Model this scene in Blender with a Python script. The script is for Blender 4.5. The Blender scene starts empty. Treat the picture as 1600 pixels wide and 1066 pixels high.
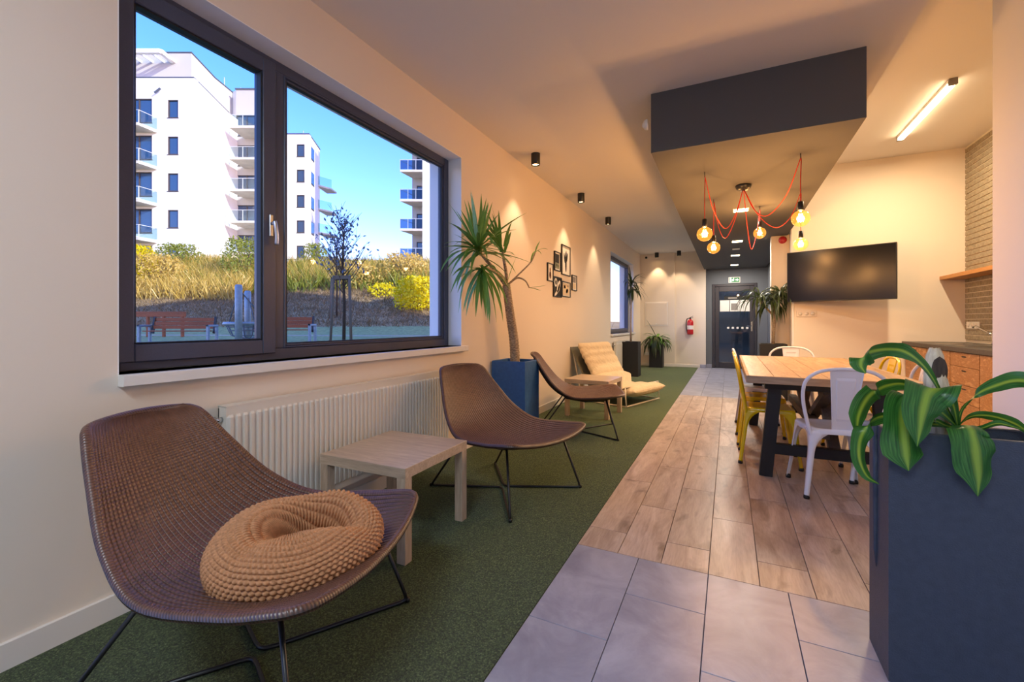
import bpy, math, random
from mathutils import Vector, Matrix, Euler, noise
from math import sin, cos, pi, radians as RAD, sqrt
random.seed(7)
C = bpy.context.scene.collection
SC = bpy.context.scene
# ---------------------------------------------------------------- camera
YAW = math.atan2(338.5, 685.0)
CAMH = 1.13
cam_d = bpy.data.cameras.new('camera'); cam = bpy.data.objects.new('camera', cam_d); C.objects.link(cam)
cam_d.sensor_width = 36; cam_d.lens = 685.0/1600*36; cam_d.shift_y = -28.0/1600
cam_d.clip_start = 0.05; cam_d.clip_end = 500
cam.location = (0, 0, CAMH); cam.rotation_euler = (pi/2, 0, YAW)
SC.camera = cam
# ---------------------------------------------------------------- world, sun, exposure
SC.view_settings.view_transform = 'Standard'; SC.view_settings.look = 'None'
SC.view_settings.exposure = 1.12; SC.view_settings.gamma = 1.0; SC.view_settings.use_curve_mapping = False
SUN_EL = RAD(24.7); SUN_DIR = Vector((0.998*cos(SUN_EL), -0.056*cos(SUN_EL), sin(SUN_EL)))
w = bpy.data.worlds.new('world'); SC.world = w; w.use_nodes = True
nt = w.node_tree; nt.nodes.clear()
sky = nt.nodes.new('ShaderNodeTexSky'); sky.sky_type = 'NISHITA'; sky.sun_disc = False
sky.sun_elevation = SUN_EL; sky.sun_rotation = math.atan2(SUN_DIR.x, SUN_DIR.y)
sky.air_density = 1.0; sky.dust_density = 0.4; sky.ozone_density = 3.0; sky.altitude = 300
hs = nt.nodes.new('ShaderNodeHueSaturation'); hs.inputs['Saturation'].default_value = 1.28
bgn = nt.nodes.new('ShaderNodeBackground'); bgn.inputs[1].default_value = 0.275
wo = nt.nodes.new('ShaderNodeOutputWorld')
nt.links.new(sky.outputs[0], hs.inputs['Color']); tn = nt.nodes.new('ShaderNodeMix'); tn.data_type = 'RGBA'; tn.blend_type = 'MULTIPLY'; tn.inputs[0].default_value = 1; tn.inputs[7].default_value = (1.08, .76, 1.08, 1); nt.links.new(hs.outputs[0], tn.inputs[6]); nt.links.new(tn.outputs[2], bgn.inputs[0]); nt.links.new(bgn.outputs[0], wo.inputs[0])
sd = bpy.data.lights.new('sun', 'SUN'); sd.energy = 2.7; sd.angle = RAD(0.6); sd.color = (1.0, .96, .82)
so = bpy.data.objects.new('sun', sd); C.objects.link(so); so.rotation_euler = SUN_DIR.to_track_quat('Z', 'Y').to_euler()
SC.cycles.use_denoising = True
SC.cycles.max_bounces = 8; SC.cycles.diffuse_bounces = 5; SC.cycles.glossy_bounces = 3
SC.cycles.transmission_bounces = 4; SC.cycles.transparent_max_bounces = 12
SC.cycles.sample_clamp_indirect = 4.0; SC.cycles.caustics_reflective = False; SC.cycles.caustics_refractive = False
def area_light(name, loc, size, power, color, rot=(0, 0, 0), shape='RECTANGLE', spread=180):
    d = bpy.data.lights.new(name, 'AREA'); d.shape = shape; d.size = size[0]; d.size_y = size[1]
    d.energy = power; d.color = color; d.spread = RAD(spread)
    o = bpy.data.objects.new(name, d); C.objects.link(o); o.location = loc; o.rotation_euler = rot
    return o
# unseen fill light added behind the camera (its housing is made up further down)
area_light('rear_fill_light', (-0.55, -0.95, 2.90), (1.2, .5), 27, (.78, .89, 1.0))

# ---------------------------------------------------------------- materials
def new_mat(name):
    m = bpy.data.materials.new(name); m.use_nodes = True
    return m, m.node_tree, m.node_tree.nodes['Principled BSDF']
def rgb(h):
    h = h.lstrip('#'); v = [int(h[i:i+2], 16)/255 for i in (0, 2, 4)]
    return tuple(((c/12.92) if c <= .04045 else ((c+.055)/1.055)**2.4) for c in v) + (1,)
def ramp(nt, stops):
    r = nt.nodes.new('ShaderNodeValToRGB'); e = r.color_ramp.elements
    while len(e) < len(stops): e.new(.5)
    for k, (p, c) in enumerate(stops): e[k].position = p; e[k].color = c
    return r
def mat(name, col, rough=.5, metal=0, noise_s=None, noise_amt=.12, bump_s=None, bump=.2, bump_d=.002, spec=.5, emit=None, es=0, coat=0, coords='Object', stretch=(1, 1, 1)):
    m, nt, b = new_mat(name); c = rgb(col) if isinstance(col, str) else tuple(col)+(1,)
    b.inputs['Base Color'].default_value = c; b.inputs['Roughness'].default_value = rough; b.inputs['Metallic'].default_value = metal
    b.inputs['Specular IOR Level'].default_value = spec; b.inputs['Coat Weight'].default_value = coat
    if emit: b.inputs['Emission Color'].default_value = rgb(emit); b.inputs['Emission Strength'].default_value = es
    tc = nt.nodes.new('ShaderNodeTexCoord'); mp = nt.nodes.new('ShaderNodeMapping'); mp.inputs['Scale'].default_value = stretch
    nt.links.new(tc.outputs[coords], mp.inputs[0])
    if noise_s:
        n = nt.nodes.new('ShaderNodeTexNoise'); n.inputs['Scale'].default_value = noise_s; n.inputs['Detail'].default_value = 5
        nt.links.new(mp.outputs[0], n.inputs[0])
        lo = tuple(x*(1-noise_amt) for x in c[:3])+(1,); hi = tuple(min(1, x*(1+noise_amt)) for x in c[:3])+(1,)
        r = ramp(nt, [(.3, lo), (.7, hi)]); nt.links.new(n.outputs[0], r.inputs[0]); nt.links.new(r.outputs[0], b.inputs['Base Color'])
    if bump_s:
        n2 = nt.nodes.new('ShaderNodeTexNoise'); n2.inputs['Scale'].default_value = bump_s; n2.inputs['Detail'].default_value = 3
        nt.links.new(mp.outputs[0], n2.inputs[0])
        bp = nt.nodes.new('ShaderNodeBump'); bp.inputs['Strength'].default_value = bump; bp.inputs['Distance'].default_value = bump_d
        nt.links.new(n2.outputs[0], bp.inputs['Height']); nt.links.new(bp.outputs[0], b.inputs['Normal'])
    return m
def glass_mat(name, tint=(1, 1, 1), refl=.08, rough=.0):
    m, nt, b = new_mat(name); nt.nodes.remove(b)
    t = nt.nodes.new('ShaderNodeBsdfTransparent'); t.inputs[0].default_value = tuple(tint)+(1,)
    g = nt.nodes.new('ShaderNodeBsdfGlossy'); g.inputs['Roughness'].default_value = rough
    lw = nt.nodes.new('ShaderNodeLayerWeight'); lw.inputs[0].default_value = .5
    pw = nt.nodes.new('ShaderNodeMath'); pw.operation = 'POWER'; pw.inputs[1].default_value = 5; nt.links.new(lw.outputs['Facing'], pw.inputs[0])
    ml = nt.nodes.new('ShaderNodeMath'); ml.operation = 'MULTIPLY_ADD'; ml.inputs[1].default_value = .55; ml.inputs[2].default_value = refl*.5
    nt.links.new(pw.outputs[0], ml.inputs[0]); ml.use_clamp = True
    mx = nt.nodes.new('ShaderNodeMixShader'); nt.links.new(ml.outputs[0], mx.inputs[0])
    nt.links.new(t.outputs[0], mx.inputs[1]); nt.links.new(g.outputs[0], mx.inputs[2])
    nt.links.new(mx.outputs[0], nt.nodes['Material Output'].inputs[0])
    return m
def wood_mat(name, stops, axis='Y', scale=6, rough=.45, rand=.25, distort=4, fine=60, bump=.1, length=.12):
    """grain runs along `axis`; each object is shifted and shaded a little differently"""
    m, nt, b = new_mat(name); L = nt.links
    tc = nt.nodes.new('ShaderNodeTexCoord'); oi = nt.nodes.new('ShaderNodeObjectInfo')
    mp = nt.nodes.new('ShaderNodeMapping'); s = [scale]*3; s['XYZ'.index(axis)] = scale*length; mp.inputs['Scale'].default_value = s
    ml = nt.nodes.new('ShaderNodeVectorMath'); ml.operation = 'SCALE'; ml.inputs[0].default_value = (13.1, 17.7, 5.3); L.new(oi.outputs['Random'], ml.inputs['Scale'])
    ad = nt.nodes.new('ShaderNodeVectorMath'); L.new(tc.outputs['Object'], ad.inputs[0]); L.new(ml.outputs[0], ad.inputs[1]); L.new(ad.outputs[0], mp.inputs[0])
    n = nt.nodes.new('ShaderNodeTexNoise'); n.inputs['Scale'].default_value = 1; n.inputs['Detail'].default_value = 8; n.inputs['Distortion'].default_value = distort*.3; n.inputs['Roughness'].default_value = .62
    L.new(mp.outputs[0], n.inputs[0])
    n2 = nt.nodes.new('ShaderNodeTexNoise'); n2.inputs['Scale'].default_value = fine/scale; n2.inputs['Detail'].default_value = 3; L.new(mp.outputs[0], n2.inputs[0])
    mx = nt.nodes.new('ShaderNodeMix'); mx.data_type = 'FLOAT'; mx.inputs[0].default_value = .35; L.new(n.outputs[0], mx.inputs[2]); L.new(n2.outputs[0], mx.inputs[3])
    r = ramp(nt, stops); L.new(mx.outputs[0], r.inputs[0])
    hsv = nt.nodes.new('ShaderNodeHueSaturation'); mr = nt.nodes.new('ShaderNodeMapRange'); mr.inputs[3].default_value = 1-rand; mr.inputs[4].default_value = 1+rand
    L.new(oi.outputs['Random'], mr.inputs[0]); L.new(mr.outputs[0], hsv.inputs['Value']); L.new(r.outputs[0], hsv.inputs['Color']); L.new(hsv.outputs[0], b.inputs['Base Color'])
    b.inputs['Roughness'].default_value = rough
    bp = nt.nodes.new('ShaderNodeBump'); bp.inputs['Strength'].default_value = bump; bp.inputs['Distance'].default_value = .002; L.new(n2.outputs[0], bp.inputs['Height']); L.new(bp.outputs[0], b.inputs['Normal'])
    return m
M = {}
M['wall'] = mat('cream_white_plaster', '#e6dacb', .85, bump_s=60, bump=.12, spec=.2)
M['reveal'] = mat('reveal_skylight_white', '#f3f3f4', .7, spec=.2)  # whiter than the wall, making up for weak skylight on the reveals
M['wallwhite'] = mat('cool_white_plaster', '#ebebec', .8, bump_s=60, bump=.1, spec=.2)
M['ceil'] = mat('ceiling_plaster', '#dedad6', .9, bump_s=90, bump=.15, spec=.15)
M['greyceil'] = mat('bulkhead_grey_paint', '#606062', .8, bump_s=80, bump=.1, spec=.2)
M['greywall'] = mat('grey_wall_paint', '#6f747c', .8, bump_s=80, bump=.1, spec=.2)
M['base'] = mat('white_baseboard', '#e6dfd6', .4)
M['sill'] = mat('white_window_sill', '#e9e6e2', .35)
M['pvc'] = mat('anthracite_window_frame', '#454a5e', .34, noise_s=200, noise_amt=.06, bump_s=400, bump=.05)
M['glass'] = glass_mat('window_glass', (.97, .985, 1), .012)
M['gasket'] = mat('black_gasket', '#17181a', .6)
M['alu'] = mat('brushed_aluminium', '#c9c9cc', .28, 1)
M['chrome'] = mat('chrome', '#d6d6d6', .12, 1)
M['blackmetal'] = mat('black_powder_metal', '#101114', .4, 0, spec=.6)
M['blackplastic'] = mat('black_plastic', '#131315', .45)
M['radiator'] = mat('radiator_enamel', '#e2ddd2', .32)
M['white'] = mat('white_plastic', '#e9e9e6', .4)
M['whitemetal'] = mat('white_gloss_metal', '#e9e9ee', .22, 0, spec=.6, coat=.3)
M['yellowmetal'] = mat('yellow_gloss_metal', '#e8c60c', .25, 0, spec=.6, coat=.3)
M['beigemetal'] = mat('beige_metal', '#d8cdb8', .4)
M['red'] = mat('red_enamel', '#b8101c', .3, spec=.6, coat=.4)
M['paper'] = mat('white_paper', '#e8e6e0', .8)
M['ink'] = mat('dark_ink', '#232221', .8)
M['greyink'] = mat('grey_ink', '#8b8580', .8)
M['bluepot'] = mat('blue_grey_planter', '#2c5f9e', .6, noise_s=30, noise_amt=.12, bump_s=180, bump=.25)
M['blackpot'] = mat('black_planter', '#1b1b1f', .6, bump_s=180, bump=.25)
M['greypot'] = mat('slate_planter', '#3b4350', .5, noise_s=40, noise_amt=.12, bump_s=260, bump=.5, bump_d=.003)
M['soil'] = mat('potting_soil', '#1e1712', .95, noise_s=60, noise_amt=.5, bump_s=60, bump=1, bump_d=.01)
M['screen'] = mat('tv_screen', '#08080a', .22, spec=.25)
M['worktop'] = mat('grey_worktop', '#4a4745', .45, noise_s=50, noise_amt=.2)
M['cream'] = mat('cream_cotton', '#dcc8a6', .9, noise_s=12, noise_amt=.05, bump_s=25, bump=.6, bump_d=.02, spec=.1)
M['sling'] = mat('grey_green_sling', '#6e6a58', .9)
M['cord'] = mat('red_fabric_cord', '#c8321c', .7)
M['render'] = mat('white_render', '#e9e6e0', .9)
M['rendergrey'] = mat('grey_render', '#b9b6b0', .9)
M['concrete'] = mat('balcony_concrete', '#c9c3b6', .9, noise_s=1.5, noise_amt=.1)
M['winframe'] = mat('dark_window_frame', '#4a4038', .5)
M['bglass'] = mat('far_window_glass', '#2f4a6a', .08, spec=1.0)
M['rail'] = mat('pale_railing', '#c4c8c8', .4, .3)
M['railglass'] = glass_mat('railing_glass', (.78, .88, .88), .10, .05)
M['raildark'] = glass_mat('dark_railing_glass', (.35, .42, .5), .10, .05)
M['galv'] = mat('galvanised_steel', '#98a4ae', .5, .4, noise_s=20, noise_amt=.1)
M['roofedge'] = mat('roof_edge_metal', '#5a6068', .5, .3)
M['bench'] = mat('bench_hardwood', '#a5552c', .6, noise_s=8, noise_amt=.2, stretch=(.2, 1, 1))
M['rope'] = mat('grey_rope', '#6c737b', .8)
M['bark'] = mat('tree_bark', '#4b3c30', .9, bump_s=40, bump=.6)
M['stake'] = mat('grey_wood_stake', '#76695a', .9)
M['lead'] = mat('dry_grass', '#a8843c', .95)
M['fixture'] = mat('lamp_diffuser', '#fff1d8', .5, emit='#ffe0b0', es=9)
M['led'] = mat('led_square', '#fff1d8', .5, emit='#ffd9a0', es=14)
M['spotlens'] = mat('spot_lens', '#fff1d8', .5, emit='#ffcf90', es=12)
M['panel'] = mat('fill_panel_lens', '#ffffff', .5, emit='#e4ecff', es=2)  # glowing face of the added fill light
M['filament'] = mat('glowing_filament', '#ffdc8c', .5, emit='#ffb648', es=90)
M['bulb'] = glass_mat('amber_bulb_glass', (1.0, .88, .62), .10)
# ---- patterned materials
def turf_mat():
    m, nt, b = new_mat('green_turf'); L = nt.links
    tc = nt.nodes.new('ShaderNodeTexCoord')
    n = nt.nodes.new('ShaderNodeTexNoise'); n.inputs['Scale'].default_value = 150; n.inputs['Detail'].default_value = 5; n.inputs['Roughness'].default_value = .85
    n2 = nt.nodes.new('ShaderNodeTexNoise'); n2.inputs['Scale'].default_value = 1.2
    L.new(tc.outputs['Object'], n.inputs[0]); L.new(tc.outputs['Object'], n2.inputs[0])
    r = ramp(nt, [(.36, rgb('#0e1408')), (.47, rgb('#34461e')), (.57, rgb('#627840')), (.68, rgb('#a8b886'))]); L.new(n.outputs[0], r.inputs[0])
    mr = nt.nodes.new('ShaderNodeMapRange'); mr.inputs[3].default_value = .85; mr.inputs[4].default_value = 1.15; L.new(n2.outputs[0], mr.inputs[0])
    h = nt.nodes.new('ShaderNodeHueSaturation'); L.new(r.outputs[0], h.inputs['Color']); L.new(mr.outputs[0], h.inputs['Value']); L.new(h.outputs[0], b.inputs['Base Color'])
    b.inputs['Roughness'].default_value = .95; b.inputs['Specular IOR Level'].default_value = .1
    b.inputs['Sheen Weight'].default_value = .2
    bp = nt.nodes.new('ShaderNodeBump'); bp.inputs['Strength'].default_value = 1; bp.inputs['Distance'].default_value = .012; L.new(n.outputs[0], bp.inputs['Height']); L.new(bp.outputs[0], b.inputs['Normal'])
    return m
M['turf'] = turf_mat()
def stone_tile():
    m, nt, b = new_mat('grey_stone_tile'); L = nt.links
    tc = nt.nodes.new('ShaderNodeTexCoord'); oi = nt.nodes.new('ShaderNodeObjectInfo')
    ml = nt.nodes.new('ShaderNodeVectorMath'); ml.operation = 'SCALE'; ml.inputs[0].default_value = (23, 31, 7); L.new(oi.outputs['Random'], ml.inputs['Scale'])
    ad = nt.nodes.new('ShaderNodeVectorMath'); L.new(tc.outputs['Object'], ad.inputs[0]); L.new(ml.outputs[0], ad.inputs[1])
    n = nt.nodes.new('ShaderNodeTexNoise'); n.inputs['Scale'].default_value = 4.5; n.inputs['Detail'].default_value = 10; n.inputs['Roughness'].default_value = .62; n.inputs['Distortion'].default_value = .6; L.new(ad.outputs[0], n.inputs[0])
    r = ramp(nt, [(.3, rgb('#7f8296')), (.5, rgb('#9295a9')), (.72, rgb('#a8abbd'))]); L.new(n.outputs[0], r.inputs[0])
    h = nt.nodes.new('ShaderNodeHueSaturation'); mr = nt.nodes.new('ShaderNodeMapRange'); mr.inputs[3].default_value = .94; mr.inputs[4].default_value = 1.06
    L.new(oi.outputs['Random'], mr.inputs[0]); L.new(mr.outputs[0], h.inputs['Value']); L.new(r.outputs[0], h.inputs['Color']); L.new(h.outputs[0], b.inputs['Base Color'])
    b.inputs['Roughness'].default_value = .34
    return m
M['tile'] = stone_tile()
def plank_mat():
    m, nt, b = new_mat('wood_look_floor_plank'); L = nt.links
    tc = nt.nodes.new('ShaderNodeTexCoord'); oi = nt.nodes.new('ShaderNodeObjectInfo')
    ml = nt.nodes.new('ShaderNodeVectorMath'); ml.operation = 'SCALE'; ml.inputs[0].default_value = (23, 31, 7); L.new(oi.outputs['Random'], ml.inputs['Scale'])
    ad = nt.nodes.new('ShaderNodeVectorMath'); L.new(tc.outputs['Object'], ad.inputs[0]); L.new(ml.outputs[0], ad.inputs[1])
    mp = nt.nodes.new('ShaderNodeMapping'); mp.inputs['Scale'].default_value = (11, 1.8, 1); L.new(ad.outputs[0], mp.inputs[0])
    n = nt.nodes.new('ShaderNodeTexNoise'); n.inputs['Scale'].default_value = 1; n.inputs['Detail'].default_value = 8; n.inputs['Roughness'].default_value = .6; n.inputs['Distortion'].default_value = .9; L.new(mp.outputs[0], n.inputs[0])
    mp2 = nt.nodes.new('ShaderNodeMapping'); mp2.inputs['Scale'].default_value = (6, 2.4, 1); L.new(ad.outputs[0], mp2.inputs[0])
    k = nt.nodes.new('ShaderNodeTexNoise'); k.inputs['Scale'].default_value = 1; k.inputs['Detail'].default_value = 3; k.inputs['Distortion'].default_value = 1.5; L.new(mp2.outputs[0], k.inputs[0])
    g = nt.nodes.new('ShaderNodeTexNoise'); g.inputs['Scale'].default_value = 1; g.inputs['Detail'].default_value = 4
    mp3 = nt.nodes.new('ShaderNodeMapping'); mp3.inputs['Scale'].default_value = (150, 14, 1); L.new(ad.outputs[0], mp3.inputs[0]); L.new(mp3.outputs[0], g.inputs[0])
    r = ramp(nt, [(.25, rgb('#8f7b6e')), (.42, rgb('#a99589')), (.58, rgb('#bcaaa0')), (.75, rgb('#cdc0b8'))]); L.new(n.outputs[0], r.inputs[0])
    rk = ramp(nt, [(.58, (1, 1, 1, 1)), (.74, (.34, .29, .26, 1))]); L.new(k.outputs[0], rk.inputs[0])
    rg = ramp(nt, [(.3, (.78, .76, .74, 1)), (.6, (1, 1, 1, 1))]); L.new(g.outputs[0], rg.inputs[0])
    m1 = nt.nodes.new('ShaderNodeMix'); m1.data_type = 'RGBA'; m1.blend_type = 'MULTIPLY'; m1.inputs[0].default_value = .75; L.new(r.outputs[0], m1.inputs[6]); L.new(rk.outputs[0], m1.inputs[7])
    m2 = nt.nodes.new('ShaderNodeMix'); m2.data_type = 'RGBA'; m2.blend_type = 'MULTIPLY'; m2.inputs[0].default_value = .7; L.new(m1.outputs[2], m2.inputs[6]); L.new(rg.outputs[0], m2.inputs[7])
    h = nt.nodes.new('ShaderNodeHueSaturation'); mr = nt.nodes.new('ShaderNodeMapRange'); mr.inputs[3].default_value = .86; mr.inputs[4].default_value = 1.1
    L.new(oi.outputs['Random'], mr.inputs[0]); L.new(mr.outputs[0], h.inputs['Value']); L.new(m2.outputs[2], h.inputs['Color']); L.new(h.outputs[0], b.inputs['Base Color'])
    b.inputs['Roughness'].default_value = .36
    bp = nt.nodes.new('ShaderNodeBump'); bp.inputs['Strength'].default_value = .15; bp.inputs['Distance'].default_value = .001; L.new(g.outputs[0], bp.inputs['Height']); L.new(bp.outputs[0], b.inputs['Normal'])
    return m
M['plank'] = plank_mat()
M['lack'] = wood_mat('washed_oak_laminate', [(.3, rgb('#a08d78')), (.5, rgb('#b9a48c')), (.7, rgb('#cdbba4'))], 'X', 30, .32, .03, 2, 120, .05)
M['lackleg'] = wood_mat('washed_oak_laminate_upright', [(.3, rgb('#a08d78')), (.5, rgb('#b9a48c')), (.7, rgb('#cdbba4'))], 'Z', 30, .4, .03, 2, 120, .05)
M['oldwood'] = wood_mat('orange_pine_board', [(.25, rgb('#77583a')), (.42, rgb('#a98561')), (.6, rgb('#c2a07c')), (.8, rgb('#d2b99a'))], 'Y', 9, .42, .1, 4, 70, .2)
M['oldedge'] = wood_mat('weathered_board_edge', [(.25, rgb('#6d5a48')), (.5, rgb('#a48b70')), (.75, rgb('#c2ab90'))], 'X', 12, .7, .1, 3, 60, .3)
M['brace'] = wood_mat('grey_brace_wood', [(.25, rgb('#3a342e')), (.5, rgb('#5c534a')), (.75, rgb('#7a6e62'))], 'Y', 9, .7, .1, 3, 60, .3)
M['ply'] = wood_mat('wavy_plywood', [(.3, rgb('#8a5c36')), (.44, rgb('#c0905f')), (.5, rgb('#a8743f')), (.58, rgb('#cb9c6c')), (.75, rgb('#d6ab7e'))], 'Y', 7, .45, .05, 14, 40, .1, .35)
M['shelfwood'] = wood_mat('oak_shelf', [(.3, rgb('#a8703a')), (.6, rgb('#c98f52'))], 'Y', 12, .5, .05)
M['drift'] = wood_mat('weathered_driftwood', [(.3, rgb('#6b5238')), (.42, rgb('#c8b08a')), (.58, rgb('#ecdcb8')), (.8, rgb('#fff6de'))], 'Z', 26, .85, .1, 6, 90, .9)
M['driftdark'] = wood_mat('dark_driftwood_scar', [(.3, rgb('#241c16')), (.6, rgb('#5a4a3c'))], 'Z', 30, .9, .1, 5, 90, .9)
def rattan_mat():
    m, nt, b = new_mat('woven_brown_rattan'); L = nt.links
    tc = nt.nodes.new('ShaderNodeTexCoord')
    sp = nt.nodes.new('ShaderNodeSeparateXYZ'); L.new(tc.outputs['UV'], sp.inputs[0])
    def mth(op, a, bv):
        x = nt.nodes.new('ShaderNodeMath'); x.operation = op
        for k, v in enumerate((a, bv)):
            if hasattr(v, 'links'): L.new(v, x.inputs[k])
            elif v is not None: x.inputs[k].default_value = v
        return x.outputs[0]
    # u counts ribs, v in strands: strands lean one way on each rib
    fr = mth('FRACT', sp.outputs[0], None); gr = mth('POWER', mth('SINE', mth('MULTIPLY', fr, 3.1416), None), .6)
    vv = mth('ADD', sp.outputs[1], mth('MULTIPLY', fr, .8))
    sw = mth('SINE', mth('MULTIPLY', vv, 6.2832), None)
    st = mth('ADD', mth('MULTIPLY', sw, .5), .5)
    n = nt.nodes.new('ShaderNodeTexNoise'); n.inputs['Scale'].default_value = 35; n.inputs['Detail'].default_value = 4; L.new(tc.outputs['Object'], n.inputs[0])
    hgt = mth('ADD', mth('MULTIPLY', st, .38), mth('ADD', mth('MULTIPLY', n.outputs[0], .5), mth('MULTIPLY', gr, .75)))
    r = ramp(nt, [(.25, rgb('#140b09')), (.55, rgb('#3f2820')), (.95, rgb('#74503f'))]); L.new(mth('MULTIPLY', hgt, .68), r.inputs[0])  # groove shade between the ribs is put into the colour
    L.new(r.outputs[0], b.inputs['Base Color']); b.inputs['Roughness'].default_value = .36; b.inputs['Specular IOR Level'].default_value = .7
    bp = nt.nodes.new('ShaderNodeBump'); bp.inputs['Strength'].default_value = .8; bp.inputs['Distance'].default_value = .0025; L.new(hgt, bp.inputs['Height']); L.new(bp.outputs[0], b.inputs['Normal'])
    return m
M['rattan'] = rattan_mat()
def leaf_mat(name, dark, mid, light, stripe=None, rough=.38):
    """uv.x runs across the blade (0..1), uv.y along it"""
    m, nt, b = new_mat(name); L = nt.links
    tc = nt.nodes.new('ShaderNodeTexCoord'); sp = nt.nodes.new('ShaderNodeSeparateXYZ'); L.new(tc.outputs['UV'], sp.inputs[0])
    n = nt.nodes.new('ShaderNodeTexNoise'); n.inputs['Scale'].default_value = 1; n.inputs['Detail'].default_value = 3
    mp = nt.nodes.new('ShaderNodeMapping'); mp.inputs['Scale'].default_value = (26, 1.2, 1); L.new(tc.outputs['UV'], mp.inputs[0]); L.new(mp.outputs[0], n.inputs[0])
    r = ramp(nt, [(.3, rgb(dark)), (.55, rgb(mid)), (.8, rgb(light))]); L.new(n.outputs[0], r.inputs[0]); out = r.outputs[0]
    if stripe:
        a = nt.nodes.new('ShaderNodeMath'); a.operation = 'SUBTRACT'; a.inputs[1].default_value = .5; L.new(sp.outputs[0], a.inputs[0])
        ab = nt.nodes.new('ShaderNodeMath'); ab.operation = 'ABSOLUTE'; L.new(a.outputs[0], ab.inputs[0])
        nn = nt.nodes.new('ShaderNodeMath'); nn.operation = 'MULTIPLY_ADD'; nn.inputs[1].default_value = .12; L.new(n.outputs[0], nn.inputs[0]); L.new(ab.outputs[0], nn.inputs[2])
        rs = ramp(nt, [(.09, (.9, .9, .9, 1)), (.20, (0, 0, 0, 1))]); L.new(nn.outputs[0], rs.inputs[0])
        mx = nt.nodes.new('ShaderNodeMix'); mx.data_type = 'RGBA'; L.new(rs.outputs[0], mx.inputs[0]); L.new(out, mx.inputs[6]); mx.inputs[7].default_value = rgb(stripe); out = mx.outputs[2]
    L.new(out, b.inputs['Base Color']); b.inputs['Roughness'].default_value = rough
    bp = nt.nodes.new('ShaderNodeBump'); bp.inputs['Strength'].default_value = .25; bp.inputs['Distance'].default_value = .002; L.new(n.outputs[0], bp.inputs['Height']); L.new(bp.outputs[0], b.inputs['Normal'])
    tr = nt.nodes.new('ShaderNodeBsdfTranslucent'); L.new(out, tr.inputs[0]); ms = nt.nodes.new('ShaderNodeMixShader'); ms.inputs[0].default_value = .22
    L.new(b.outputs[0], ms.inputs[1]); L.new(tr.outputs[0], ms.inputs[2]); L.new(ms.outputs[0], nt.nodes['Material Output'].inputs[0])
    return m
M['yucca'] = leaf_mat('yucca_leaf', '#3f6a28', '#76a646', '#b8d07c')
M['darkleaf'] = leaf_mat('dark_palm_leaf', '#1c2a12', '#3a4a20', '#64682e')
M['dracaena'] = leaf_mat('striped_dracaena_leaf', '#22521f', '#3c7a30', '#67994a', '#a2c444', .3)
M['trunk'] = mat('scarred_yucca_trunk', '#a8957e', .9, noise_s=45, noise_amt=.6, bump_s=70, bump=.9, bump_d=.006, stretch=(1, 1, 3))
M['knit'] = mat('tan_knit_yarn', '#bf8b62', .9, noise_s=90, noise_amt=.18, bump_s=500, bump=.6, bump_d=.001, spec=.1)
M['brick'] = mat('grey_brick', '#998d78', .9, noise_s=40, noise_amt=.25, bump_s=120, bump=.6, bump_d=.003)
M['mortar'] = mat('pale_mortar', '#d8cfbd', .95)
def hill_mat():
    m, nt, b = new_mat('dry_bank_soil'); L = nt.links
    tc = nt.nodes.new('ShaderNodeTexCoord')
    n = nt.nodes.new('ShaderNodeTexNoise'); n.inputs['Scale'].default_value = 1.6; n.inputs['Detail'].default_value = 12; n.inputs['Roughness'].default_value = .8; L.new(tc.outputs['Object'], n.inputs[0])
    r = ramp(nt, [(.34, rgb('#6b5a40')), (.48, rgb('#b0926a')), (.6, rgb('#c9ad7c')), (.7, rgb('#a39c62'))]); L.new(n.outputs[0], r.inputs[0]); L.new(r.outputs[0], b.inputs['Base Color'])
    b.inputs['Roughness'].default_value = .95
    bp = nt.nodes.new('ShaderNodeBump'); bp.inputs['Strength'].default_value = 1; bp.inputs['Distance'].default_value = .15; L.new(n.outputs[0], bp.inputs['Height']); L.new(bp.outputs[0], b.inputs['Normal'])
    return m
M['hill'] = hill_mat()
M['lawn'] = mat('green_lawn', '#a6ac72', .95, noise_s=8, noise_amt=.3, bump_s=30, bump=1, bump_d=.05)
M['straw'] = leaf_mat('straw_stems', '#a5863e', '#dcba5c', '#f2dc8e')
M['olive'] = leaf_mat('olive_leaves', '#5d6a24', '#8f9434', '#c0b04a')
M['gold'] = leaf_mat('bright_yellow_leaves', '#c8b000', '#ecd80e', '#fff04a')
M['twig'] = mat('bare_twig', '#5a4a40', .9)
M['bluleaf'] = leaf_mat('grey_blue_leaves', '#4c5a70', '#6a7c98', '#93a6c4')
# amber bulb: glass that glows faintly around its filament
nt_ = M['bulb'].node_tree; mo = nt_.nodes['Material Output']; src = mo.inputs[0].links[0].from_socket
em = nt_.nodes.new('ShaderNodeEmission'); em.inputs[0].default_value = rgb('#ff9c38'); em.inputs[1].default_value = .30
adn = nt_.nodes.new('ShaderNodeAddShader'); nt_.links.new(src, adn.inputs[0]); nt_.links.new(em.outputs[0], adn.inputs[1]); nt_.links.new(adn.outputs[0], mo.inputs[0])

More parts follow.
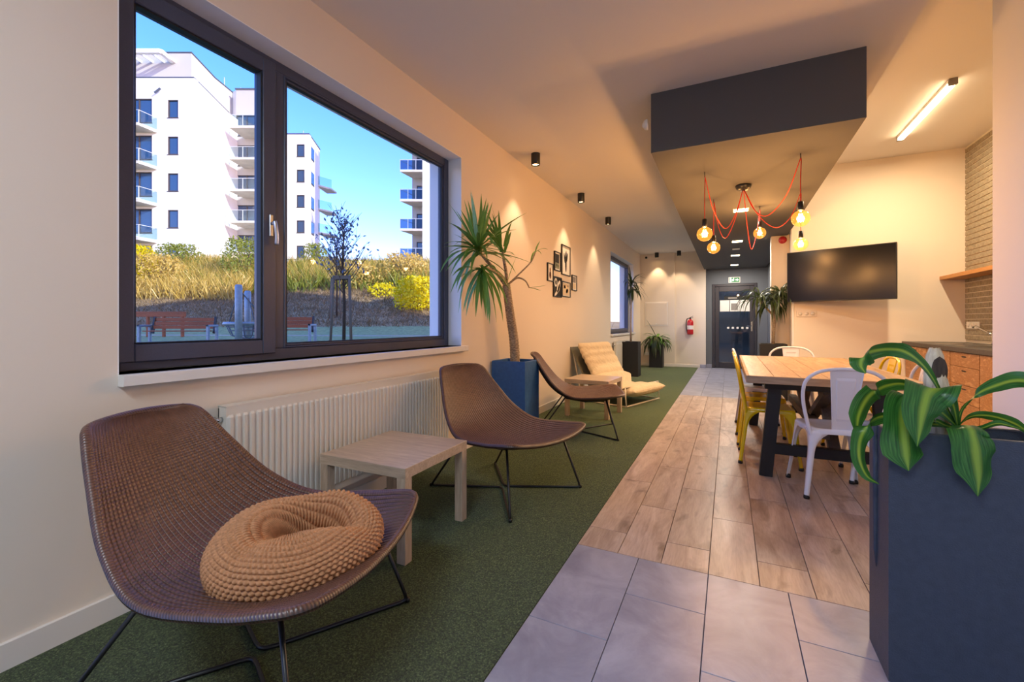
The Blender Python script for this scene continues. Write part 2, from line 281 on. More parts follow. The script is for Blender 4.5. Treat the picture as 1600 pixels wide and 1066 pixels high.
# ---------------------------------------------------------------- builders
def V(*a): return Vector(a)
class MB:
    def __init__(s): s.v = []; s.f = []; s.uv = {}; s.sm = []
    def add(s, vs, fs, smooth=False, uvs=None):
        o = len(s.v); s.v += [tuple(p) for p in vs]
        for k, f in enumerate(fs):
            if uvs: s.uv[len(s.f)] = [uvs[i] for i in f]
            s.f.append([i+o for i in f]); s.sm.append(smooth)
        return s
    def box(s, x0, x1, y0, y1, z0, z1, rot=None, c=None, bev=0):
        if bev > 0:   # chamfered box (24 verts)
            cx, cy, cz = (x0+x1)/2, (y0+y1)/2, (z0+z1)/2; hx, hy, hz = abs(x1-x0)/2, abs(y1-y0)/2, abs(z1-z0)/2
            b = min(bev, hx*.9, hy*.9, hz*.9); vs = []; idx = {}
            for sx in (-1, 1):
                for sy in (-1, 1):
                    for sz in (-1, 1):
                        for ax in range(3):
                            h = [hx-b, hy-b, hz-b]; h[ax] = (hx, hy, hz)[ax]
                            idx[(sx, sy, sz, ax)] = len(vs); vs.append((cx+sx*h[0], cy+sy*h[1], cz+sz*h[2]))
            fs = []
            S = (-1, 1)
            for sg in S:
                fs.append([idx[(sg, a, b_, 0)] for a, b_ in ((-1, -1), (1, -1), (1, 1), (-1, 1))][::sg])
                fs.append([idx[(a, sg, b_, 1)] for a, b_ in ((-1, -1), (1, -1), (1, 1), (-1, 1))][::-sg])
                fs.append([idx[(a, b_, sg, 2)] for a, b_ in ((-1, -1), (1, -1), (1, 1), (-1, 1))][::sg])
            for a in S:
                for b_ in S:
                    q = [idx[(a, b_, -1, 0)], idx[(a, b_, -1, 1)], idx[(a, b_, 1, 1)], idx[(a, b_, 1, 0)]]; fs.append(q[::-a*b_])
                    q = [idx[(a, -1, b_, 0)], idx[(a, -1, b_, 2)], idx[(a, 1, b_, 2)], idx[(a, 1, b_, 0)]]; fs.append(q[::a*b_])
                    q = [idx[(-1, a, b_, 1)], idx[(-1, a, b_, 2)], idx[(1, a, b_, 2)], idx[(1, a, b_, 1)]]; fs.append(q[::-a*b_])
                    for c_ in S: q = [idx[(a, b_, c_, k)] for k in range(3)]; fs.append(q[::a*b_*c_])
            if rot is not None: vs = [rot @ (Vector(p)-(c or V(cx, cy, cz)))+(c or V(cx, cy, cz)) for p in vs]
            return s.add(vs, fs)
        vs = [(x, y, z) for x in (x0, x1) for y in (y0, y1) for z in (z0, z1)]
        if rot is not None:
            c = c or V((x0+x1)/2, (y0+y1)/2, (z0+z1)/2); vs = [rot @ (Vector(p)-c)+c for p in vs]
        return s.add(vs, [(0, 1, 3, 2), (4, 6, 7, 5), (0, 4, 5, 1), (2, 3, 7, 6), (0, 2, 6, 4), (1, 5, 7, 3)])
    def bar(s, a, b, w, h, up=(0, 0, 1)):
        a, b = Vector(a), Vector(b); d = (b-a).normalized(); u = Vector(up)
        if abs(d.dot(u)) > .98: u = V(1, 0, 0)
        r = d.cross(u).normalized(); u = r.cross(d); vs = []
        for p in (a, b):
            for sr, su in ((-1, -1), (1, -1), (1, 1), (-1, 1)): vs.append(p+r*sr*w/2+u*su*h/2)
        return s.add(vs, [(0, 1, 2, 3), (7, 6, 5, 4), (0, 4, 5, 1), (1, 5, 6, 2), (2, 6, 7, 3), (3, 7, 4, 0)])
    def tube(s, pts, r, n=8, cap=True, closed=False):
        pts = [Vector(p) for p in pts]; N = len(pts); rr = r if hasattr(r, '__len__') else [r]*N
        T = [(pts[(i+1) % N if closed else min(i+1, N-1)]-pts[(i-1) % N if closed else max(i-1, 0)]).normalized() for i in range(N)]
        u = T[0].orthogonal().normalized(); vs = []; 
        for i in range(N):
            u = (u-T[i]*u.dot(T[i])); u = u.normalized() if u.length > 1e-6 else T[i].orthogonal().normalized(); w_ = T[i].cross(u)
            for k in range(n):
                a = 2*pi*k/n; vs.append(pts[i]+(u*cos(a)+w_*sin(a))*rr[i])
        fs = []
        for i in range(N if closed else N-1):
            j = (i+1) % N
            for k in range(n): fs.append((i*n+k, i*n+(k+1) % n, j*n+(k+1) % n, j*n+k))
        if cap and not closed: fs.append(tuple(range(n))[::-1]); fs.append(tuple((N-1)*n+k for k in range(n)))
        return s.add(vs, fs, True)
    def lathe(s, prof, n=24, c=(0, 0, 0), cap=True):
        vs = [(c[0]+r*cos(2*pi*k/n), c[1]+r*sin(2*pi*k/n), c[2]+z) for r, z in prof for k in range(n)]
        fs = [(i*n+k, i*n+(k+1) % n, (i+1)*n+(k+1) % n, (i+1)*n+k) for i in range(len(prof)-1) for k in range(n)]
        if cap: fs.append(tuple(range(n))[::-1]); fs.append(tuple((len(prof)-1)*n+k for k in range(n)))
        return s.add(vs, fs, True)
    def sphere(s, c, r, n=16, m=10, sc=(1, 1, 1)):
        prof = [(max(1e-4, r*sin(pi*i/m)), -r*cos(pi*i/m)) for i in range(m+1)]
        vs = [(c[0]+a*cos(2*pi*k/n)*sc[0], c[1]+a*sin(2*pi*k/n)*sc[1], c[2]+z*sc[2]) for a, z in prof for k in range(n)]
        fs = [(i*n+k, i*n+(k+1) % n, (i+1)*n+(k+1) % n, (i+1)*n+k) for i in range(m) for k in range(n)]
        return s.add(vs, fs, True)
    def grid(s, rows, smooth=True, uvs=None, flip=False):
        R, K = len(rows), len(rows[0]); vs = [p for r in rows for p in r]
        fs = [(i*K+j, i*K+j+1, (i+1)*K+j+1, (i+1)*K+j) for i in range(R-1) for j in range(K-1)]
        if flip: fs = [f[::-1] for f in fs]
        return s.add(vs, fs, smooth, [q for r in uvs for q in r] if uvs else None)
    def prism(s, poly, a, b, axis='z'):
        n = len(poly)
        def P(p, t): return (p[0], p[1], t) if axis == 'z' else ((t, p[0], p[1]) if axis == 'x' else (p[0], t, p[1]))
        vs = [P(p, a) for p in poly]+[P(p, b) for p in poly]
        fs = [tuple(range(n))[::-1], tuple(range(n, 2*n))]+[(i, (i+1) % n, n+(i+1) % n, n+i) for i in range(n)]
        return s.add(vs, fs)
    def mesh(s, name, m=None):
        me = bpy.data.meshes.new(name); me.from_pydata([tuple(p) for p in s.v], [], s.f)
        me.polygons.foreach_set('use_smooth', s.sm)
        if s.uv:
            ul = me.uv_layers.new(name='UVMap'); li = 0
            for fi, f in enumerate(s.f):
                u = s.uv.get(fi)
                for k in range(len(f)):
                    ul.data[li].uv = u[k] if u else (0, 0)
                    li += 1
        if m: me.materials.append(m)
        me.update(); return me
    def build(s, name, m, parent=None, loc=(0, 0, 0), rz=0, **tags):
        o = bpy.data.objects.new(name, s.mesh(name, m)); C.objects.link(o); o.location = loc
        o.rotation_euler = (0, 0, rz)
        if parent is not None: o.parent = parent
        for k, v in tags.items(): o[k] = v
        return o
def fixn(o, smooth=None):
    """consistent outward normals"""
    import bmesh
    bm = bmesh.new(); bm.from_mesh(o.data); bmesh.ops.recalc_face_normals(bm, faces=bm.faces); bm.to_mesh(o.data); bm.free(); return o
def thing(name, label, cat, loc=(0, 0, 0), rz=0, group=None, **kw):
    o = bpy.data.objects.new(name, None); C.objects.link(o); o.location = loc; o.rotation_euler = (0, 0, rz); o.empty_display_size = .1
    o['label'] = label; o['category'] = cat
    if group: o['group'] = group
    return o
def tag(o, label, cat, group=None):
    o['label'] = label; o['category'] = cat
    if group: o['group'] = group
    return o
def copy_tree(o, parent=None):
    c = o.copy(); C.objects.link(c); c.parent = parent
    for ch in list(KIDS.get(o.name, [])) or [x for x in bpy.data.objects if x.parent == o]: copy_tree(ch, c)
    return c
KIDS = {}
def clone(o, label, loc, rz):
    c = copy_tree(o); c.location = loc; c.rotation_euler = (0, 0, rz); c['label'] = label; return c
def spline(P, n=8):
    P = [Vector(p) for p in P]; Q = [2*P[0]-P[1]]+P+[2*P[-1]-P[-2]]; o = []
    for i in range(1, len(Q)-2):
        a, b, c, d = Q[i-1:i+3]
        for k in range(n):
            u = k/n; o.append(.5*((2*b)+(c-a)*u+(2*a-5*b+4*c-d)*u*u+(3*b-a-3*c+d)*u**3))
    o.append(Q[-2]); return o
def lin(tab, t):
    """piecewise linear lookup of table [(t, v)..]"""
    for (a, p), (b, q) in zip(tab, tab[1:]):
        if t <= b: return p+(q-p)*max(0, (t-a))/(b-a)
    return tab[-1][1]
# ================================================================ the room shell
XL, XO = -2.113, -2.455           # inner and outer face of the window wall
CZ, KZ, YB = 2.95, 3.32, -3.0     # ceiling, kitchen ceiling, back of the room
YF = 12.05
WIN = [(-2.8, .0, .12, 2.59), (.842, 3.27, .93, 2.59), (8.72, 11.06, .91, 2.575)]
def struct(name, mb, m, parent=None, **kw):
    o = fixn(mb.build(name, m, parent))
    if parent is None: o['kind'] = 'structure'
    for k, v in kw.items(): o[k] = v
    return o
b = MB(); y = YB-.15
for (a, c, z0, z1) in WIN:
    b.box(XO, XL, y, a, 0, 3.5); b.box(XO, XL, a, c, 0, z0); b.box(XO, XL, a, c, z1, 3.5); y = c
b.box(XO, XL, y, YF+.15, 0, 3.5)
wl = struct('wall_left', b, M['wall'], label='white plastered window wall with big window and green turf at its foot')
# ceilings
b = MB().box(XL, 1.01, YB, YF+.1, CZ, CZ+.57); struct('ceiling', b, M['ceil'], label='white plastered main ceiling')
b = MB().box(1.01, 2.8, YB, 7.55, KZ, KZ+.2); struct('ceiling', b, M['ceil'], label='higher white ceiling over the kitchen corner')
b = MB().box(-.553, .812, 3.612, 12.2, 2.482, CZ+.01); struct('ceiling', b, M['greyceil'], label='dark grey lowered ceiling box running to the exit door')
# floor
b = MB().box(-2.6, 2.9, YB-.2, 12.6, -.2, -.012); fl = struct('floor', b, mat('dark_grout', '#5b5350', .9), label='floor of turf strip, stone tiles and wood-look planks')
turf = MB().box(XL, -.693, YB, YF-.03, -.012, .004).build('turf_carpet', M['turf'], fl)
turf['label'] = 'strip of green artificial turf carpet'
def floor_piece(name, m, sx, sy, shared={}):
    key = (name, round(sx, 3), round(sy, 3))
    if key not in shared:
        g = .0013; shared[key] = MB().box(-sx/2+g, sx/2-g, -sy/2+g, sy/2-g, -.012, 0, bev=.0012).mesh(name, m)
    o = bpy.data.objects.new(name, shared[key]); C.objects.link(o); o.parent = fl; return o
XW = 1.30
def lay(name, m, x0, wd, ln, cols, ya, yb, offs, xmax):
    for k in range(cols):
        xa = x0+k*wd; xb = min(xa+wd, xmax(k))
        if xb-xa < .03: continue
        e = offs[k % len(offs)]
        while e > ya: e -= ln
        while e < yb-1e-4:
            a, c = max(e, ya), min(e+ln, yb)
            if c-a > .02: o = floor_piece(name, m, xb-xa, c-a); o.location = ((xa+xb)/2, (a+c)/2, 0)
            e += ln
lay('floor_tile', M['tile'], -.693, .3055, .611, 7, YB, 2.16, [2.16, 2.16-.306], lambda k: XW)
lay('floor_plank', M['plank'], -.693, .2035, .833, 17, 2.16, 7.38, [2.383, 2.80], lambda k: 2.65)
lay('floor_tile', M['tile'], -.693, .3055, .611, 5, 7.38, 12.2, [7.38, 7.38+.306], lambda k: .84)
# far walls, grey recess with the exit door
b = MB().box(XL, -1.244, YF-.05, YF+.15, 0, CZ).box(-1.244, -.514, YF, YF+.15, 0, CZ)
struct('wall_far', b, M['wall'], label='white wall at the far end with extinguisher')
DX0, DX1, DZ = -.371, .62, 2.11
b = MB().box(-.553, DX0, 12.2, 12.35, 0, 2.5).box(DX1, .95, 12.2, 12.35, 0, 2.5).box(DX0, DX1, 12.2, 12.35, DZ, 2.5).box(-.553, -.514, YF+.02, 12.2, 0, 2.5)
struct('wall_exit', b, M['greywall'], label='grey wall around the exit door')
b = MB().box(.84, .95, 8.1, 12.2, 0, 2.5); struct('wall_corridor', b, M['greywall'], label='grey side wall of the passage')
b = MB().box(.596, .95, 7.93, 8.1, 0, 2.5).box(.84, .95, 7.5, 7.93, 0, 2.5); struct('wall_pillar', b, M['wall'], label='white wall stub beside the passage')
b = MB().box(.806, 2.85, 7.4, 7.55, 0, 3.5); struct('wall_screen', b, M['wall'], label='cream wall carrying the television')
b = MB().box(2.65, 2.85, YB, 7.4, 0, 3.5); wk = struct('wall_kitchen', b, M['mortar'], label='kitchen wall clad in grey bricks')
b = MB().box(XW, XW+.15, YB, 3.33, 0, 3.4); struct('wall_right', b, M['wallwhite'], label='white partition wall at the right edge')
b = MB().box(XO, 2.85, YB-.15, YB, 0, 3.5); struct('wall_back', b, M['wall'], label='white back wall behind the viewer')
# bricks of the kitchen wall
bm_ = MB().box(-.012, 0, -.092, .092, -.026, .026, bev=.004).mesh('brick', M['brick'])
half = MB().box(-.012, 0, -.044, .044, -.026, .026, bev=.004).mesh('brick', M['brick'])
rest = MB(); nb = 0
for r in range(37):
    z = .955+r*.0642; y = 7.4-.004
    if r % 2: y -= .048; ms = half; o = bpy.data.objects.new('brick', half); C.objects.link(o); o.parent = wk; o.location = (2.65, y, z); y -= .048
    while y > 5.0:
        yc = y-.096
        if yc > 6.25:
            o = bpy.data.objects.new('brick', bm_); C.objects.link(o); o.parent = wk; o.location = (2.65+random.uniform(-.001, .001), yc, z); nb += 1
        else: rest.box(2.638, 2.65, yc-.092, yc+.092, z-.026, z+.026)
        y -= .192
o = rest.build('brickwork', M['brick'], wk); o['kind'] = 'stuff'
# baseboards
def bb(name, segs, m=M['base']):
    b = MB()
    for (x0, x1, y0, y1, h) in segs: b.box(x0, x1, y0, y1, 0, h, bev=.004)
    return struct(name, b, m)
bb('baseboard_left', [(XL, XL+.014, YB, YF-.05, .095)])
bb('baseboard_far', [(XL, -1.244, YF-.064, YF-.05, .075), (-1.244, -.65, YF-.014, YF, .075)])
bb('baseboard_exit', [(-.65, -.514, YF-.012, YF, .085), (-.514, DX0-.01, 12.188, 12.2, .085), (DX1+.01, .84, 12.188, 12.2, .085)], M['tile'])
bb('baseboard_screen', [(.806, 2.65, 7.386, 7.4, .07)])
bb('baseboard_right', [(XW-.014, XW, YB, 3.33, .095)])
# windows of the left wall (numbered from the visible big one)
def window(name, y0, y1, z0, z1, sash=True, handle=True, label=''):
    root = bpy.data.objects.new(name, None); C.objects.link(root); root['kind'] = 'structure'; root['label'] = label
    root.location = (-2.249, y0, z0); W, H = y1-y0, z1-z0; p = M['pvc']; fw = .06
    def ring(mb, a, b_, c, d, w, x0, x1):
        mb.box(x0, x1, a, a+w, c, d, bev=.004); mb.box(x0, x1, b_-w, b_, c, d, bev=.004)
        mb.box(x0, x1, a+w, b_-w, c, c+w, bev=.004); mb.box(x0, x1, a+w, b_-w, d-w, d, bev=.004)
    fr = MB(); ring(fr, 0, W, 0, H, fw, -.075, 0); fr.build('window_frame', p, root)
    e = .004; MB().box(.0, -.2*0+2.249-2.113, 0, e, 0, H).box(.0, .136, W-e, W, 0, H).box(.0, .136, 0, W, H-e, H).box(-.206, -.075, 0, e, 0, H).box(-.206, -.075, W-e, W, 0, H).build('added_reveal_lining', M['reveal'], root)  # lining added so the reveals look brighter under the weak skylight
    if sash:
        m0 = .70*1.0; mu = (.705, .80)
        MB().box(-.075, .0, mu[0]+.005, mu[1]+.005, fw, H-fw, bev=.004).build('mullion', p, root)
        s = MB(); ring(s, .03, .745, .035, H-.035, .075, -.06, .018); so_ = s.build('sash', p, root)
        g = MB(); ring(g, .105, .67, .11, H-.11, .008, -.03, .012); g.build('gasket', M['gasket'], so_)
        MB().box(-.032, -.026, .10, .675, .10, H-.10).build('pane', M['glass'], root)
        MB().box(-.032, -.026, .80, W-.06, .055, H-.055).build('pane', M['glass'], root)
        g = MB(); ring(g, .805, W-.06, .06, H-.06, .01, -.05, .003); ring(g, .815, W-.07, .07, H-.07, .014, -.05, -.008); g.build('glazing_bead', p, root)
        g = MB(); ring(g, .829, W-.084, .084, H-.084, .005, -.034, -.010); g.build('gasket', M['gasket'], root)
        h = MB().box(.018, .026, .703, .725, .67, .79, bev=.004).tube([(.02, .714, .74), (.05, .714, .74)], .009, 10)
        h.tube(spline([(.05, .714, .752), (.056, .716, .72), (.056, .722, .67), (.05, .724, .625)], 5), .010, 10)
        h.build('handle', M['alu'], root)
    else:
        s = MB(); ring(s, .03, W-.03, .035, H-.035, .06, -.06, .018); s.build('sash', p, root)
        MB().box(-.032, -.026, .08, W-.08, .08, H-.08).build('pane', M['glass'], root)
        MB().box(.018, .03, .05, .075, .66, .80, bev=.004).box(.03, .045, .05, .07, .60, .76, bev=.004).build('handle', M['alu'], root)
    return root
w1 = window('window_1', *WIN[1], label='big dark framed window overlooking the bank')
w2 = window('window_2', *WIN[2], sash=False, label='far dark framed window')
w3 = window('window_added', *WIN[0], label='unseen window added beside the viewer for daylight')  # unseen opening, added and enlarged to bring in more daylight
for k, (a, c, z0, z1) in enumerate((WIN[1], WIN[2], WIN[0])):
    t = MB().prism([(-2.249, z0-.02), (XL+.001, z0-.02), (XL+.001, z0-.045), (XL+.042, z0-.045), (XL+.045, z0-.042), (XL+.045, z0-.003), (XL+.042, z0), (-2.249, z0)], a+.001, c-.001, 'y').box(XL+.001, XL+.045, c-.002, c+.05, z0-.045, z0, bev=.004)
    struct('trim_%d' % (k+1), t, M['sill'], label='white window sill board')
    t = MB().box(XO-.04, -2.324, a, c, z0-.03, z0-.01); struct('trim_%d' % (k+4), t, M['roofedge'], label='outer metal window ledge')
# the storeys of the building above and behind (they shade the garden)
b = MB().box(XO, 12, -12, 16.8, 3.52, 14.0).box(3.0, 12, -12, 12.7, -.2, 3.52).box(XO, 12, 12.9, 16.8, -.2, 3.52).box(XO, 12, -12, YB-.2, -.2, 3.52)
struct('wall_storeys', b, M['render'], label='rendered storeys of this building above the room')

# exit door
d = bpy.data.objects.new('door_1', None); C.objects.link(d); d['kind'] = 'structure'; d.location = (DX0, 12.2, 0); d['label'] = 'dark framed glass exit door'
W = DX1-DX0; dk = mat('dark_door_metal', '#30303a', .4)
f = MB().box(0, .06, -.02, .1, 0, DZ, bev=.004).box(W-.06, W, -.02, .1, 0, DZ, bev=.004).box(.06, W-.06, -.02, .1, DZ-.06, DZ, bev=.004); f.build('door_frame', dk, d)
f = MB().box(.065, .155, 0, .06, .01, DZ-.065, bev=.004).box(W-.155, W-.065, 0, .06, .01, DZ-.065, bev=.004).box(.155, W-.155, 0, .06, DZ-.19, DZ-.065, bev=.004).box(.155, W-.155, 0, .06, .01, .15, bev=.004)
lf = f.build('door_leaf', dk, d)
MB().box(.15, W-.15, .026, .034, .14, DZ-.18).build('pane', glass_mat('door_glass', (.42, .5, .62), .12), d)
for xa, xb in ((.175, .385), (.40, .60), (.61, .835)): MB().box(xa, xb, .018, .0255, 1.42, 1.70).build('notice_paper', M['paper'], d)
MB().box(.425, .575, .0172, .018, 1.45, 1.62).build('notice_print', M['greyink'], d)
for k in range(5): MB().box(.335+k*.105, .385+k*.105, .018, .0255, .99, 1.035).build('marker_square', M['paper'], d)
MB().box(.27, .835, .018, .0255, 1.71, 1.80).build('header_strip', M['ink'], d)
MB().box(.36, .56, .0172, .018, 1.735, 1.775).build('header_lettering', M['greyink'], d)
h = MB().box(W-.135, W-.095, -.008, 0, .93, 1.17, bev=.003).tube([(W-.115, -.005, 1.06), (W-.115, -.05, 1.06), (W-.22, -.05, 1.06)], .010, 8)
h.build('door_handle', M['chrome'], lf)
# vestibule behind the glass door
b = MB().box(-.8, 1.1, 14.0, 14.1, 0, 2.6).box(-.9, -.8, 12.35, 14.1, 0, 2.6).box(1.1, 1.2, 12.35, 14.1, 0, 2.6).box(-.9, 1.2, 12.35, 14.1, 2.5, 2.6).box(-.9, 1.2, 12.35, 14.1, -.1, 0)
struct('wall_vestibule', b, mat('vestibule_plaster', '#7d8088', .8), label='dim vestibule behind the glass door')
b = MB().box(-.15, .95, 13.94, 14.0, 0, 2.05); struct('door_2', b, mat('dark_blue_door', '#141b2a', .3), label='dark inner door seen through the exit door')
# ================================================================ low oak side tables
def side_table():
    t = thing('side_table', 'pale oak square side table between the two front wicker chairs', 'table')
    MB().box(-.275, .275, -.275, .275, .40, .45, bev=.0015).build('tabletop', M['lack'], t)
    lm = MB().box(-.025, .025, -.025, .025, 0, .4, bev=.0015).mesh('leg', M['lackleg'])
    for sx in (-1, 1):
        for sy in (-1, 1):
            o = bpy.data.objects.new('leg', lm); C.objects.link(o); o.parent = t; o.location = (sx*.249, sy*.249, 0)
    t['group'] = 'pale oak side tables'; return t
st = side_table(); st.location = (-1.622, 1.87, .004); st.rotation_euler.z = RAD(1)
clone(st, 'pale oak square side table in front of the cream lounge chair', (-1.50, 5.33, .004), RAD(-4))

# ================================================================ wicker shell chairs
RIM = [(.842, .150, .800), (.826, .186, .792), (.795, .212, .762), (.722, .254, .656), (.591, .321, .498), (.42, .376, .406), (.178, .396, .411), (.03, .386, .428), (-.022, .366, .432), (-.045, .335, .429)]
CEN = [(.858, 0, .808), (.856, 0, .796), (.838, 0, .752), (.782, 0, .632), (.655, 0, .455), (.48, 0, .350), (.215, 0, .318), (.05, 0, .352), (-.035, 0, .383), (-.085, 0, .402)]
RIMS, CENS = spline(RIM, 14), spline(CEN, 14)
def shell_pt(u, v):
    """u -1..1 across, v 0..1 from the top of the back to the front edge; local +x is forward"""
    i = v*(len(RIMS)-1); k = min(int(i), len(RIMS)-2); t = i-k
    r = RIMS[k].lerp(RIMS[k+1], t); c = CENS[k].lerp(CENS[k+1], t); q = abs(u)**2.1
    return V(-(c.x+(r.x-c.x)*q), r.y*u, c.z+(r.z-c.z)*q)
def wicker_chair():
    t = thing('wicker_chair', 'brown wicker shell chair nearest the viewer with knitted cushion on it', 'chair')
    RB, SUB, NV = 34, 6, 150; rows = []; uvs = []; ru = []
    NU = RB*SUB
    base = [[shell_pt(-1+2*j/NU, i/NV) for j in range(NU+1)] for i in range(NV+1)]
    for i in range(NV+1):
        row = []; uv = []
        for j in range(NU+1):
            p = base[i][j]; a = base[min(i+1, NV)][j]-base[max(i-1, 0)][j]; b_ = base[i][min(j+1, NU)]-base[i][max(j-1, 0)]
            n = a.cross(b_); n = n.normalized() if n.length > 1e-9 else V(0, 0, 1)
            if n.z < 0: n = -n
            ph = j/SUB; row.append(p+n*.0055*abs(sin(pi*ph))**.8); uv.append((ph, i/NV*1.28*115))
        rows.append(row); uvs.append(uv)
    sh = MB().grid(rows, True, uvs); o = sh.build('shell', M['rattan'], t)
    md = o.modifiers.new('thickness', 'SOLIDIFY'); md.thickness = .010; md.offset = -1
    # rolled rim: an outline tube around the shell
    N = 90; out = [shell_pt(-1, i/N) for i in range(N+1)]+[shell_pt(-1+2*k/40, 1) for k in range(1, 40)]+[shell_pt(1, 1-i/N) for i in range(N+1)]+[shell_pt(1-2*k/30, 0) for k in range(1, 30)]
    rb = MB(); L_ = 0; n = 10; T = len(out); vs = []; 
    pts = [Vector(p) for p in out]; U = None; rr = []
    for i in range(T+1):
        p = pts[i % T]; d_ = (pts[(i+1) % T]-pts[(i-1) % T]).normalized(); up = V(0, 0, 1); s_ = d_.cross(up).normalized(); w_ = s_.cross(d_)
        if i: L_ += (p-pts[(i-1) % T]).length
        rr.append(([p+(s_*cos(2*pi*k/n)+w_*sin(2*pi*k/n))*.0135 for k in range(n+1)], [(k/n*2.0, L_*110) for k in range(n+1)]))
    MB().grid([r[0] for r in rr], True, [r[1] for r in rr]).build('rolled_rim', M['rattan'], t)
    # black rod base: two bent rods meeting in the middle
    bmt = M['blackmetal']; cx = -.385
    for sg in (-1, 1):
        ft = V(cx+.39, .352*sg, .008); rt = V(cx-.39, .315*sg, .008); mid = V(cx, .012*sg, .008)
        ftop = V(-.10, .27*sg, .375); rtop = V(-.50, .25*sg, .385)
        def corner(a, p, b_, r=.03):
            u1 = (a-p).normalized()*r; u2 = (b_-p).normalized()*r
            return [p+u1, p+u1*.35+u2*.1, p+u1*.1+u2*.35, p+u2]
        path = [ftop]+corner(ftop, ft, mid)+corner(ft, mid, rt, .05)+corner(mid, rt, rtop)+[rtop]
        MB().tube(path, .0075, 8).build('rod_leg', bmt, t)
        MB().tube([ftop+V(0, 0, -.002), V(-.3, .25*sg, .348), rtop+V(.0, 0, -.004)], .0065, 8).build('seat_rail', bmt, t)
        for q in (ft, rt): MB().lathe([(.010, -.006), (.011, .004), (.008, .012)], 8, tuple(q+V(0, 0, -.0))).build('foot_pad', M['blackplastic'], t)
    t['group'] = 'brown wicker shell chairs'; return t
wc = wicker_chair(); wc.location = (-1.062, 1.062, .004); wc.rotation_euler.z = RAD(17.3)
clone(wc, 'brown wicker shell chair standing between the radiator table and the blue planter', (-1.012, 2.555, .004), RAD(-16.3))
clone(wc, 'brown wicker shell chair seen from the side beyond the blue planter', (-1.056, 4.532, .004), RAD(17.6))

# ================================================================ knitted cushion
def cushion():
    NU, NV = 460, 250
    def S(th, ph):
        # bean-like bun: outline long in x, a deep fold pressed into the upper side
        cx, sx = cos(ph), sin(ph); r = abs(cx)**.72
        wob = 1+.04*cos(2*th+.6)+.03*cos(3*th-1)
        x = .268*r*cos(th)*wob; y = .185*r*sin(th)*wob; z = (.140 if sx > 0 else -.085)*abs(sx)**.85
        z += .030*math.exp(-((x+.13)/.12)**2)*max(0, sx)                       # plumper end
        if sx > 0:
            q = (x-.055)/.125; yy = y-.030+.035*(q*q)                           # crescent crease
            z -= .20*math.exp(-q*q*1.1-(yy/.048)**2)*min(1, sx*1.5)
            z += .022*math.exp(-((x-.16)/.09)**2-((y-.12)/.06)**2)
        return V(x, y, z)
    pts = [[S(2*pi*j/NU, -pi/2+pi*(i+.001)/(NV+.002)) for j in range(NU+1)] for i in range(NV+1)]
    rows = []; YS, XS = .0135, .0125
    for i in range(NV+1):
        row = []
        for j in range(NU+1):
            p = pts[i][j]; a = pts[min(i+1, NV)][j]-pts[max(i-1, 0)][j]; b_ = pts[i][(j+1) % NU]-pts[i][(j-1) % NU]
            n = b_.cross(a); n = n.normalized() if n.length > 1e-10 else V(0, 0, 1 if i > NV/2 else -1)
            # rows of short staggered stitches; rows run round the cushion at even spacing
            arc = i/NV*30; k = int(arc); fr = arc-k
            ang = j/NU*76+(.5 if k % 2 else 0)+(fr-.5)*.3; hump = (max(0, sin(pi*fr))**.5)*(.12+.88*abs(sin(pi*ang))**.7)
            pole = min(1, abs(cos(-pi/2+pi*i/NV))*8)
            row.append(p+n*.0115*(hump-.5)*pole)
        rows.append(row)
    o = MB().grid(rows, True).build('knitted_cushion', M['knit'])
    tag(o, 'tan chunky-knit cushion with a deep crease lying on the nearest wicker chair', 'cushion'); return o
cu = cushion()
cu.location = (-1.185, .915, .432); cu.rotation_euler = Euler((RAD(24), RAD(-6), RAD(50))); cu.scale = (.90, .90, .90)

# ================================================================ radiators
def radiator(y0, y1, z0, z1, label):
    t = thing('radiator', label, 'radiator', (XL+.001, y0, z0)); W, H = y1-y0, z1-z0
    # pressed front sheet with upright flutes
    rows = []; n = int(W/.0335); st = []
    for k in range(n+1):
        y = .02+k*(W-.04)/n; st += [(y-.011, 0), (y-.007, .010), (y+.007, .010), (y+.011, 0)]
    st = [(0, 0)]+[q for q in st if .012 < q[0] < W-.012]+[(W, 0)]
    for z, f in ((0, 0), (.035, 0), (.045, 1), (H-.05, 1), (H-.04, 0), (H, 0)): rows.append([(.083+d*f, y, z) for y, d in st])
    MB().grid(rows, False).build('front_panel', M['radiator'], t)
    MB().box(.02, .083, 0, .004, 0, H, bev=.002).build('side_panel', M['radiator'], t)
    MB().box(.02, .083, W-.004, W, 0, H, bev=.002).build('side_panel', M['radiator'], t)
    g = MB().box(.02, .084, 0, W, H-.004, H+.002)
    g.build('top_grille', M['radiator'], t); MB().box(.0, .02, .2, .24, .1, H-.1).box(.0, .02, W-.24, W-.2, .1, H-.1).box(.022, .03, 0, W, .01, H-.01).build('bracket', M['radiator'], t)
    v = MB().tube([(.05, 0, H-.06), (.05, -.03, H-.06)], .012, 8).tube([(.05, -.03, H-.06), (.05, -.055, H-.06)], .018, 10); v.build('valve', M['chrome'], t)
    return t
radiator(1.20, 2.95, .165, .752, 'long white fluted radiator under the big window')
radiator(8.85, 10.6, .165, .745, 'white radiator under the far window behind the black planter')

